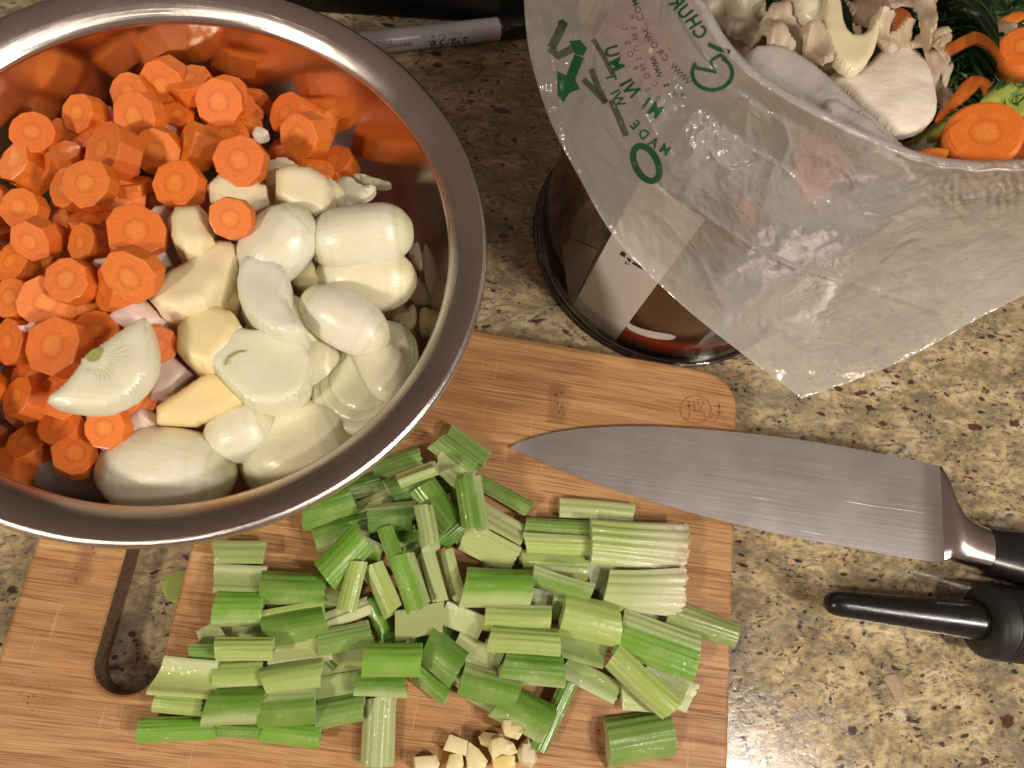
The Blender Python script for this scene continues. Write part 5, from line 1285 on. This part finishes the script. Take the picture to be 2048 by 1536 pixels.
# carrot greens: many fine blades
bm = bmesh.new(); r = random.Random(5)
for k in range(2600):
    if r.random() < .86: px, py = r.uniform(1825, 2110), r.uniform(-60, 235)
    else: px, py = r.uniform(1500, 1640), r.uniform(-20, 90)
    z = ZS - r.uniform(.002, .022); c_ = P(px, py, z)
    a = r.gauss(-.55, .7); L = r.uniform(.004, .013); w = r.uniform(.0004, .0009); d = Vector((math.cos(a), -math.sin(a), r.uniform(-.4, .4))).normalized(); s = d.cross(Vector((0, 0, 1))).normalized()
    mid = c_ + d * L * .5 + Vector((0, 0, r.uniform(-.001, .002)))
    v1 = bm.verts.new(c_); v2 = bm.verts.new(mid + s * w); v3 = bm.verts.new(c_ + d * L); v4 = bm.verts.new(mid - s * w)
    bm.faces.new((v1, v2, v3)); bm.faces.new((v1, v3, v4))
tag(from_bm('carrot_greens', bm, M_LEAF), 'feathery dark green carrot tops at the top right of the bag', 'greens', kind='stuff')
g = Mat('shell_skin')
q_ = g.noise(1, 5, .65, src=g.mapping(scale=(60, 160, 60), rot=(0, 0, .6)))
g.set(Base_Color=g.mix(1.0, g.ramp(q_, (.35, (.66, .58, .50)), (.55, (.78, .71, .62)), (.7, (.82, .78, .68))), g.ocol(), 'MULTIPLY'), Roughness=.5); g.sss(.15, .003); g.bump(q_, .0006); M_SHELL = g.m
def ragged(poly, q, sd=1):
    r = random.Random(sd); o = []
    for i, a in enumerate(poly):
        b = poly[(i + 1) % len(poly)]; n = max(1, int(math.hypot(b[0] - a[0], b[1] - a[1]) / 9))
        for k in range(n): t = k / n; o.append((a[0] + (b[0] - a[0]) * t + r.uniform(-q, q), a[1] + (b[1] - a[1]) * t + r.uniform(-q, q)))
    return o
def scrap(name, poly, dz, th, dome, lab, cat, mat, col=(1, 1, 1), tilt=(0, 0), group=None, wob=.0015, edge=20, step=6, soft=True):
    if mat is M_SKIN: poly = ragged(poly, 2.6, len(lab)); wob *= 1.7; soft = False; th = .00025
    return chunk(name, poly, 0, th, dome, lab, cat, mat, tilt, group, col, z=ZS + dz, edge=edge, step=step, wob=wob, soft=soft)
KG = 'papery skins in the bag'
scrap('onion_skin', [(1395, -10), (1420, 30), (1455, 70), (1500, 105), (1520, 80), (1545, 30), (1530, -20), (1440, -30)], .002, .0004, .001, 'striated grey-cream onion skin at the top centre of the bag', 'onion skin', M_SKIN, (.72, .72, .62), (.1, .2), KG, .004)
scrap('onion_skin', [(1515, 50), (1545, 8), (1570, 0), (1580, 40), (1600, 70), (1612, 110), (1580, 118), (1545, 90)], .004, .0004, .001, 'crumpled tan onion skin left of the white onion piece', 'onion skin', M_SKIN, (1.0, .95, .9), (.2, .1), KG, .004)
scrap('onion_piece', [(1568, -20), (1640, -20), (1650, 20), (1645, 75), (1620, 62), (1590, 35)], .006, .003, .004, 'smooth white onion piece at the upper edge above the root end', 'onion', M_LAYER, (1.05, .98, .95), (0, 0))
scrap('onion_root_end', [(1646, -15), (1640, 60), (1660, 112), (1688, 146), (1722, 146), (1752, 96), (1760, 28), (1748, 22), (1738, 60), (1720, 74), (1698, 72), (1685, 50), (1680, -15)], .012, .002, .0018, 'yellowish onion root end with two upright horns in the bag', 'onion', M_LAYER, (1.12, 1.0, .86), (0, -.1), None, .001, 12)
scrap('onion_skin', [(1690, -10), (1780, -20), (1790, 60), (1770, 85), (1745, 70), (1720, 40)], .003, .0004, .002, 'brownish crinkled skin behind the root end', 'onion skin', M_SKIN, (.62, .50, .42), (0, .1), KG, .004)
scrap('onion_skin', [(1772, -10), (1868, -10), (1862, 40), (1850, 60), (1838, 50), (1825, 22), (1800, 15), (1782, 18), (1775, 45)], .008, .0004, .001, 'arching pale skin with an orange gap below it', 'onion skin', M_SKIN, (.95, .85, .80), (.1, 0), KG, .003, 8)
scrap('onion_skin', [(1752, 84), (1790, 60), (1812, 36), (1834, 40), (1822, 80), (1850, 56), (1900, 52), (1905, 62), (1880, 75), (1862, 98), (1820, 96), (1780, 108)], .010, .0005, .001, 'cream skin shreds pointing right above the big white shell', 'onion skin', M_SKIN, (1.05, .98, .84), (.1, .05), KG, .002, 8)
scrap('onion_skin', [(1845, 92), (1885, 100), (1902, 122), (1888, 140), (1905, 126), (1898, 165), (1888, 180), (1872, 150), (1868, 190), (1850, 150)], .007, .0004, .001, 'torn white skin flake hanging right of the big white shell', 'onion skin', M_SKIN, (1.05, 1.0, .98), (-.1, 0), KG, .003, 8)
scrap('onion_shell', [(1655, 150), (1700, 146), (1735, 130), (1762, 100), (1800, 85), (1832, 100), (1858, 140), (1874, 195), (1870, 235), (1845, 262), (1800, 272), (1765, 258), (1725, 225), (1690, 190), (1660, 165)], .008, .002, .0042, 'big white curved onion shell in the middle of the bag', 'onion', M_SHELL, (1.0, .96, .93), (0, -.1), None, .001, 60)
scrap('onion_skin', [(1600, 95), (1640, 120), (1680, 160), (1730, 215), (1790, 268), (1770, 285), (1700, 245), (1640, 205), (1585, 160)], .001, .0004, .002, 'pinkish skin pressed against the film left of the white shell', 'onion skin', M_SKIN, (.8, .68, .62), (0, 0), KG, .003)
EG = 'carrot trimmings in the bag'
scrap('carrot_peel', [(1880, 96), (1940, 66), (1990, 42), (2040, 18), (2060, 30), (2030, 48), (1990, 66), (1930, 96), (1895, 114)], .004, .0012, .0005, 'long orange carrot peel running into the greens', 'carrot peel', M_PEEL, (.9, .95, .8), (0, 0), EG, .001, 8)
scrap('carrot_peel', [(1872, 232), (1900, 200), (1935, 152), (1960, 150), (1972, 158), (1945, 190), (1905, 222), (1880, 244)], .008, .0012, .0008, 'short bright carrot strip between the white shell and the leaf', 'carrot peel', M_PEEL, (1, 1, 1), (0, 0), EG, .001, 8)
scrap('celery_leaf', [(1810, 285), (1860, 250), (1920, 215), (1970, 190), (2005, 150), (2018, 118), (2060, 140), (2070, 230), (1960, 262), (1880, 300), (1830, 305)], -.004, .0015, .001, 'yellow-green celery leaf under the carrot ends', 'celery', M_GREENFLESH, (1.1, 1.15, .9), (0, 0), None, .003, 20)
scrap('carrot_peel', [(1812, 312), (1840, 298), (1890, 294), (1902, 302), (1885, 326), (1850, 334), (1820, 324)], .010, .0015, .001, 'orange carrot shaving on the folded lip of the bag', 'carrot peel', M_PEEL, (1.1, 1.35, 1.4), (0, 0), EG, .001, 10)
scrap('carrot_peel', [(1775, 20), (1800, 14), (1822, 30), (1828, 45), (1800, 62), (1780, 55)], -.004, .0012, .001, 'dull orange carrot bit glimpsed through the arching skin', 'carrot peel', M_PEEL, (.6, .6, .6), (0, 0), EG, .001, 10)
scrap('garlic_piece', [(1160, -20), (1165, 45), (1182, 58), (1196, 56), (1215, 30), (1240, 0), (1240, -20)], -.045, .004, .003, 'cream onion piece showing through the film at the upper left of the bag', 'onion', M_GARLIC, (.9, .8, .6), (0, 0), None, .001, 14)
def round_end():
    bm = bmesh.new(); n = 26; r = random.Random(9); lo = []; hi = []
    for k in range(n):
        t = 2 * math.pi * k / n; q = 1 + .025 * math.sin(3 * t + 1) + r.uniform(-.01, .01); lo.append(bm.verts.new((1.08 * q * math.cos(t), 1.08 * q * math.sin(t), -1))); hi.append(bm.verts.new((q * math.cos(t), q * math.sin(t), 1)))
    bm.faces.new(hi); bm.faces.new(list(reversed(lo)))
    for k in range(n): bm.faces.new((lo[k], lo[(k + 1) % n], hi[(k + 1) % n], hi[k]))
    bmesh.ops.recalc_face_normals(bm, faces=bm.faces[:])
    bmesh.ops.bevel(bm, geom=[e for e in bm.edges if e.calc_face_angle(0) > 1], offset=.07, segments=3, affect='EDGES')
    me = bpy.data.meshes.new('carrot_end'); bm.to_mesh(me); bm.free(); me.materials.append(M_CARROT)
    for p in me.polygons: p.use_smooth = p.area < .5
    return me
CM.append(round_end())
carrot(9, 1972, 264, 70, 60, -16, 14, 0, 'large ringed carrot end facing up, nearest the lip of the bag', z=ZS + .016, group=EG, name='carrot_end')
carrot(9, 2048, 92, 44, 60, -24, 10, 0, 'carrot end cut by the right border of the picture', z=ZS + .012, group=EG, name='carrot_end')
carrot(9, 2064, 300, 40, 40, -10, 10, 0, 'second carrot end peeping at the right border by the lip', z=ZS + .004, group=EG, name='carrot_end')

for poly, dz, lab, cl in (([(1540, 20), (1560, 60), (1590, 100), (1560, 130), (1525, 110), (1515, 60)], .010, 'stiff curled cream flake standing left of the smooth white onion piece', (1.0, .96, .9)),
    ([(1600, 60), (1630, 50), (1650, 80), (1660, 130), (1632, 150), (1608, 120)], .012, 'narrow pale flake overlapping the left side of the root end', (1.05, 1.0, .95)),
    ([(1755, 20), (1790, 30), (1780, 70), (1800, 96), (1770, 108), (1750, 76)], .013, 'small white flake right of the root end horns', (1.1, 1.05, 1.0)),
    ([(1820, -5), (1872, 5), (1868, 60), (1852, 110), (1838, 70), (1842, 30)], .011, 'pale hanging flake beside the arching skin', (1.05, 1.0, .94)),
    ([(1886, 60), (1908, 72), (1890, 96), (1902, 118), (1880, 108), (1868, 84)], .012, 'little jagged flake over the greens edge', (1.1, 1.0, .86)),
    ([(1690, 60), (1712, 80), (1745, 62), (1740, 96), (1712, 118), (1694, 96)], .006, 'shaded inner flake between the horns of the root end', (.8, .7, .62)),
    ([(1985, 60), (2010, 30), (2024, 70), (2012, 92)], .006, 'white sliver of skin lying on the greens', (1.0, .98, .92))):
    scrap('onion_skin', poly, dz, .0003, .002, lab, 'onion skin', M_SKIN, cl, (rnd.uniform(-.3, .3), rnd.uniform(-.3, .3)), KG, .004, 8)
scrap('onion_skin', [(1430, 40), (1480, 20), (1560, 60), (1620, 120), (1640, 180), (1590, 190), (1530, 160), (1470, 120)], -.004, .0004, .003, 'wide grey-brown skin lying low against the left lip of the bag', 'onion skin', M_SKIN, (.62, .52, .44), (.1, .1), KG, .003)
scrap('onion_skin', [(1620, 60), (1650, 90), (1700, 150), (1660, 160), (1630, 140), (1600, 100)], .004, .0004, .002, 'ribbed tan skin tucked between the root end and the lip', 'onion skin', M_SKIN, (.85, .72, .62), (.1, .1), KG, .003)
scrap('onion_skin', [(1850, 150), (1880, 160), (1905, 190), (1890, 240), (1872, 250), (1868, 200)], .001, .0004, .002, 'cream skin sliver hanging on the right side of the big white shell', 'onion skin', M_SKIN, (1, .95, .9), (0, 0), KG, .003)
# ================================================================== PLASTIC BAG
HEM = [(1036, -160, .125), (1044, -60, .125), (1058, 100, .12), (1100, 240, .112), (1160, 358, .104), (1232, 478, .094), (1350, 598, .080), (1480, 704, .062), (1603, 797, .045), (1790, 728, .055), (1985, 622, .072), (2150, 545, .09), (2300, 480, .10)]
RIM = [(1300, -160, 0), (1345, -70, 0), (1388, 0, 0), (1428, 72, 0), (1475, 128, 0), (1530, 172, 0), (1605, 216, 0), (1695, 262, 0), (1790, 303, 0), (1880, 332, 0), (1990, 340, 0), (2150, 325, 0), (2300, 280, 0)]
ZR = .186 * K
def cr(p0, p1, p2, p3, t):
    return tuple(.5 * ((2 * b) + (-a + c) * t + (2 * a - 5 * b + 4 * c - d) * t * t + (-a + 3 * b - 3 * c + d) * t ** 3) for a, b, c, d in zip(p0, p1, p2, p3))
def samp(poly, u):
    n = len(poly) - 1; x = u * n; i = min(int(x), n - 1); t = x - i
    return cr(poly[max(i - 1, 0)], poly[i], poly[i + 1], poly[min(i + 2, n)], t)
CREASE = [([(1395, 420), (1430, 445), (1500, 492), (1590, 535), (1680, 560), (1760, 585), (1880, 625)], 4, .0016), ([(1500, 300), (1560, 330), (1600, 370), (1640, 430)], 4, .0008), ([(1440, 560), (1500, 520), (1560, 505)], 5, .0008),
 ([(1210, 350), (1260, 400), (1330, 440), (1400, 520), (1440, 600)], 5, .0009), ([(1190, 300), (1240, 340), (1300, 372), (1380, 395)], 4, .0011), ([(1640, 500), (1740, 450), (1830, 400), (1900, 372)], 6, .0018), ([(1620, 470), (1700, 420), (1790, 385)], 5, .0014),
 ([(1090, 60), (1110, 160), (1150, 280), (1210, 400)], 5, .0010), ([(1230, 60), (1260, 140), (1285, 220), (1330, 300)], 4, .0010), ([(1180, 90), (1205, 160), (1250, 260), (1270, 330)], 4, .0009), ([(1290, 10), (1300, 80), (1290, 160)], 4, .0012), ([(1480, 160), (1500, 200), (1490, 260)], 5, .0007),
 ([(1570, 250), (1580, 290), (1560, 330)], 4, .0008), ([(1690, 560), (1760, 540), (1840, 500), (1900, 470)], 6, .0012), ([(1880, 600), (1930, 560), (1990, 555)], 4, .0010), ([(1560, 640), (1640, 620), (1760, 650)], 7, .0008), ([(1520, 700), (1620, 680), (1700, 700)], 8, .0006), ([(1700, 760), (1640, 770), (1610, 740)], 8, .0008),
 ([(1340, 470), (1380, 480), (1400, 510)], 3, .0010), ([(1420, 300), (1440, 330), (1490, 345)], 4, .0008), ([(1660, 330), (1720, 350), (1800, 345)], 5, .0010), ([(1730, 420), (1800, 440), (1850, 430)], 5, .0012)]
def crease(px, py):
    h = 0
    for pts, w, a in CREASE:
        for (x1, y1), (x2, y2) in zip(pts, pts[1:]):
            if px < min(x1, x2) - 30 or px > max(x1, x2) + 30 or py < min(y1, y2) - 30 or py > max(y1, y2) + 30: continue
            dx_, dy_ = x2 - x1, y2 - y1; t = max(0, min(1, ((px - x1) * dx_ + (py - y1) * dy_) / (dx_ * dx_ + dy_ * dy_)))
            d = math.hypot(px - x1 - dx_ * t, py - y1 - dy_ * t)
            h = max(h, a * math.exp(-d / (w * 1.4)))
    return h
NU, NV = 420, 170
J0 = -20
base_pts = []; push = []
for i in range(NU + 1):
    u = i / NU; col_ = []; pc = []
    # keep the corner of the hem sharp
    hx, hy, hz = samp(HEM[:9], u * 12 / 8) if u <= 8 / 12 else samp(HEM[8:], (u * 12 - 8) / 4)
    rx, ry, _ = samp(RIM, u)
    for j in range(J0, NV + 1):
        v = j / NV; px, py = rx + (hx - rx) * v, ry + (hy - ry) * v; dl = 0.0
        if j >= 0:
            w = P(px, py, ZR + .0015 - (ZR - hz * K) * (1 - (1 - v) ** 1.25))
            rd = (w - EYE); L_ = rd.length; hj = JBVH.ray_cast(EYE, rd / L_)
            if hj[0] is not None and hj[0].z > .012:
                dl = max(0.0, L_ - (hj[3] - .008))
        else:
            t = -v * NV / 20
            w0 = P(rx, ry, ZR); inw = Vector((JC.x - w0.x, JC.y - w0.y, 0)).normalized()
            w = w0 + inw * (.003 + .012 * t) + Vector((0, 0, -.026 * t ** 1.5))
        col_.append((w, px, py)); pc.append(dl)
    base_pts.append(col_); push.append(pc)
import numpy as np
D = np.array(push); F0 = D[:, -J0:].copy()
def shift(a, di, dj):
    b = np.roll(np.roll(a, di, 0), dj, 1)
    if di > 0: b[:di] = a[:1]
    if di < 0: b[di:] = a[-1:]
    if dj > 0: b[:, :dj] = a[:, :1]
    if dj < 0: b[:, dj:] = a[:, -1:]
    return b
F = F0.copy()
for _ in range(26): F = np.maximum.reduce([F] + [shift(F, a, b) * .985 for a, b in ((1, 0), (-1, 0), (0, 1), (0, -1))])
for _ in range(60): F = (F + shift(F, 1, 0) + shift(F, -1, 0) + shift(F, 0, 1) + shift(F, 0, -1)) / 5
F = np.maximum(F, F0 + (F0 > 0) * .002)
for _ in range(5): F = (F + shift(F, 1, 0) + shift(F, -1, 0) + shift(F, 0, 1) + shift(F, 0, -1)) / 5
D[:, -J0:] = F
for j in range(-J0): D[:, j] = F[:, 0] * (1 - (-J0 - j) / 8 if -J0 - j < 8 else 0)
bm = bmesh.new(); grid = []
for i in range(NU + 1):
    u = i / NU; col_ = []
    for jj in range(len(base_pts[0])):
        j = jj + J0; v = j / NV; w, px, py = base_pts[i][jj]
        nd = (EYE - w).normalized(); w = w + nd * float(D[i, jj])
        amp = .0020 * min(1, v * 5) if j >= 0 else .0012
        f1 = noise.noise(Vector((u * 16, v * 1.6, 1.7)))
        f2 = 1 - abs(noise.noise(Vector((u * 30 + v * 4, v * 6, 4.2)))) * 2.2
        f3 = 1 - abs(noise.noise(Vector((u * 60 - v * 10, v * 22, 9.1)))) * 2.0
        f4 = (1 - abs(noise.noise(Vector((px * .018, py * .030, 3.3)))) * 3.0) * max(0, noise.noise(Vector((px * .006, py * .006, 7))) + .25)
        cr_ = max(0, 1 - abs(u - .86) / .15) * max(0, 1 - abs(v - .14) / .22)
        h_ = amp * (1.3 * f1 + .40 * f2 + .14 * f3 + .35 * f4) + (crease(px, py) if j >= 0 else 0) + .0045 * cr_ * (1 - abs(noise.noise(Vector((px * .055, py * .035, 2)))) * 2.6)
        col_.append(bm.verts.new(w + nd * h_))
    grid.append(col_)
for i in range(NU):
    for j in range(len(grid[0]) - 1): bm.faces.new((grid[i][j], grid[i][j + 1], grid[i + 1][j + 1], grid[i + 1][j]))
bmesh.ops.recalc_face_normals(bm, faces=bm.faces[:])
if sum(f.normal.dot(BACK) for f in bm.faces) < 0: bmesh.ops.reverse_faces(bm, faces=bm.faces[:])
bvh = BVHTree.FromBMesh(bm)
bag = empty('plastic_bag', JC + Vector((0, 0, JH))); tag(bag, 'crumpled translucent produce bag with green print, folded over the jar as a scrap bag', 'plastic bag')
bpy.context.view_layer.update()
film = from_bm('film', bm, M_FILM, bag, True)
# rolled glossy lip along the fold
lp = []
for i in range(0, 121):
    u = .24 + .74 * i / 120; x_, y_, _ = samp(RIM, u); lp.append(P(x_, y_ + 2 * math.sin(i * .7), ZR + .0018 + .0006 * math.sin(i * .4)))
bm = bmesh.new(); R_ = []
for i, p in enumerate(lp):
    d = (lp[min(i + 1, 120)] - lp[max(i - 1, 0)]).normalized(); s = d.cross(Vector((0, 0, 1))).normalized(); u_ = s.cross(d); rr = .00055 + .0003 * noise.noise(Vector((i * .3, 0, 0)))
    R_.append([bm.verts.new(p + (s * math.cos(k * math.pi / 3) + u_ * math.sin(k * math.pi / 3)) * rr) for k in range(6)])
for i in range(120):
    for k in range(6): bm.faces.new((R_[i][k], R_[i][(k + 1) % 6], R_[i + 1][(k + 1) % 6], R_[i + 1][k]))
bmesh.ops.recalc_face_normals(bm, faces=bm.faces[:])
from_bm('rolled_lip', bm, M_FILM, bag, True)
for poly, dz in (([(1484, 146), (1500, 92), (1560, 84), (1600, 108), (1660, 156), (1720, 214), (1790, 276), (1826, 312), (1760, 292), (1690, 260), (1600, 214), (1530, 172)], .0185), ([(1640, 232), (1660, 190), (1720, 226), (1800, 290), (1850, 322), (1780, 300), (1700, 266)], .0205)):
    b_ = puff(poly, ZS + dz, .0003, .0015, 8, (.1, .12), edge=14, wob=.0015)
    from_bm('inner_fold', b_, M_FILM, bag, True)
def hit_film(px, py):
    h = bvh.ray_cast(EYE, ray(px, py).normalized())
    return None if h[0] is None else (h[0], (EYE - h[0]).normalized())
def ink(bm2, mat=None, step=7): return decal(bm2, hit_film, .00025, 'green_print', mat or M_INK, bag, step)
def curve_text(s, pts, size, mirror, mat, xs=1.0, bold=0.0):
    """lettering following a path, one letter at a time"""
    L = [0]
    for a, b in zip(pts, pts[1:]): L.append(L[-1] + math.hypot(b[0] - a[0], b[1] - a[1]))
    tot = L[-1]; n = len(s); bms = []
    for k, ch in enumerate(s):
        if ch == ' ': continue
        d = tot * (k + .1) / n
        i = max(q for q in range(len(L) - 1) if L[q] <= d); t = (d - L[i]) / (L[i + 1] - L[i])
        x = pts[i][0] + (pts[i + 1][0] - pts[i][0]) * t; y = pts[i][1] + (pts[i + 1][1] - pts[i][1]) * t
        an = math.degrees(math.atan2(pts[i + 1][1] - pts[i][1], pts[i + 1][0] - pts[i][0]))
        bms.append(text_bm(ch, x, y, size, an, mirror=mirror, xs=xs, bold=bold))
    ink(merge(*bms), mat)
curve_text('MADE WIT', [(1336, 314), (1290, 285), (1246, 238), (1222, 190), (1208, 140)], 28, True, M_INK, .95, .02)
curve_text('MINIMU', [(1316, 240), (1280, 214), (1244, 178), (1218, 130), (1206, 90)], 38, True, M_INK, .85, .03)
curve_text('0% POST', [(1318, 206), (1292, 185), (1268, 150), (1252, 100), (1240, 40)], 17, True, M_INK2, 1.0)
curve_text('CONSUMER', [(1310, 178), (1285, 150), (1268, 110), (1262, 60), (1256, 20)], 17, True, M_INK2, 1.0)
curve_text('PA & WWW', [(1368, 200), (1340, 188), (1316, 160), (1300, 120)], 17, True, M_INK, 1.0, .01)
curve_text('WWW.CROWN.COM', [(1376, 172), (1330, 125), (1298, 88), (1276, 40), (1262, 0)], 19, True, M_INK2, 1.0, .01)
curve_text('CHURCH', [(1396, 84), (1376, 52), (1350, 22), (1322, -6), (1300, -30)], 40, True, M_INK, .8, .03)
ink(merge(stroke(ell(1424, 146, 40, 34, 26, -60, 215), 8), stroke([(1384, 134), (1432, 144), (1420, 122), (1440, 110), (1452, 118)], 8), stroke([(1416, 88), (1436, 98), (1460, 104)], 9)))
# big outline letter, broken letter bars and the arrow
ob = merge(stroke(ell(1292, 327, 22, 38, 22, 0, 360, -28), 13, True)); ink(ob)
ink(merge(stroke([(1222, 200), (1236, 232), (1252, 272)], 13), stroke([(1182, 138), (1196, 176), (1212, 206)], 12), stroke([(1166, 158), (1190, 182), (1212, 206)], 12), stroke([(1186, 78), (1206, 110), (1226, 150)], 10)), M_INK2)
ink(merge(flat_grid([(1114, 142), (1150, 160), (1160, 178), (1140, 185), (1126, 204), (1115, 190)], 300), stroke([(1140, 158), (1158, 112)], 20), flat_grid([(1138, 82), (1160, 80), (1174, 96), (1166, 112), (1150, 108)], 300)))
ink(merge(stroke([(1128, 42), (1116, 70), (1102, 96)], 18), stroke([(1100, 96), (1116, 112), (1146, 96)], 17), stroke([(1120, 40), (1130, 56)], 14)), M_INK2)

# ================================================================== BITS ON THE GRANITE
bm = puff([(1762, 1352), (1796, 1346), (1804, 1375), (1811, 1400), (1808, 1412), (1790, 1404), (1778, 1376)], .0006, .0002, .0001, 8, (0, .0), edge=6, wob=.0002)
g = Mat('wet_peel'); tr = g.n('ShaderNodeBsdfTransparent'); mx = g.n('ShaderNodeMixShader'); mx.inputs[0].default_value = .42; g.set(Base_Color=(.62, .46, .33), Roughness=.3); g.l(tr.outputs[0], mx.inputs[1]); g.l(g.b.outputs[0], mx.inputs[2]); g.l(mx.outputs[0], g.out.inputs[0])
o = from_bm('onion_peel', bm, g.m, None, True, True); tag(o, 'small translucent strip of onion peel on the granite below the black utensil', 'onion skin')
bm = bmesh.new(); r = random.Random(3)
def drop(x, y, rad, z=0.0):
    c_ = P(x, y, z); n0 = 8
    t_ = bm.verts.new(c_ + Vector((0, 0, rad * .45))); r1 = [bm.verts.new(c_ + Vector((rad * .65 * math.cos(k * .785), rad * .65 * math.sin(k * .785), rad * .34))) for k in range(8)]; r2 = [bm.verts.new(c_ + Vector((rad * math.cos(k * .785), rad * math.sin(k * .785), .00002))) for k in range(8)]
    for k in range(8): bm.faces.new((t_, r1[k], r1[(k + 1) % 8])); bm.faces.new((r1[k], r2[k], r2[(k + 1) % 8], r1[(k + 1) % 8]))
for k in range(260):
    x = 1462 + abs(r.gauss(0, 75)); y = r.gauss(1430, 62)
    if x > 1475 and y < 1560: drop(x, y, r.uniform(.00015, .0005) * (1 if r.random() < .93 else 1.8))
for x, y, q in ((1707, 1297, .0008), (1726, 1305, .0009), (1743, 1316, .0013), (1746, 1326, .0010), (1698, 1272, .0005), (1755, 1332, .0006), (1567, 1345, .0008), (1598, 1370, .0006), (1624, 1375, .0005), (28, 1198, .0008), (1500, 930, .0005), (1952, 732, .0003)): drop(x, y, q)
for f in bm.faces: f.smooth = True
tag(from_bm('water_droplets', bm, M_WATER), 'scattered water droplets on the granite right of the board', 'water', kind='stuff')
bm = bmesh.new()
for k in range(26): drop(r.gauss(55, 14), r.gauss(1392, 16), r.uniform(.00012, .0004), BT)
for f in bm.faces: f.smooth = True
tag(from_bm('board_droplets', bm, M_WATER), 'tiny water droplets on the lower left of the cutting board', 'water', kind='stuff')
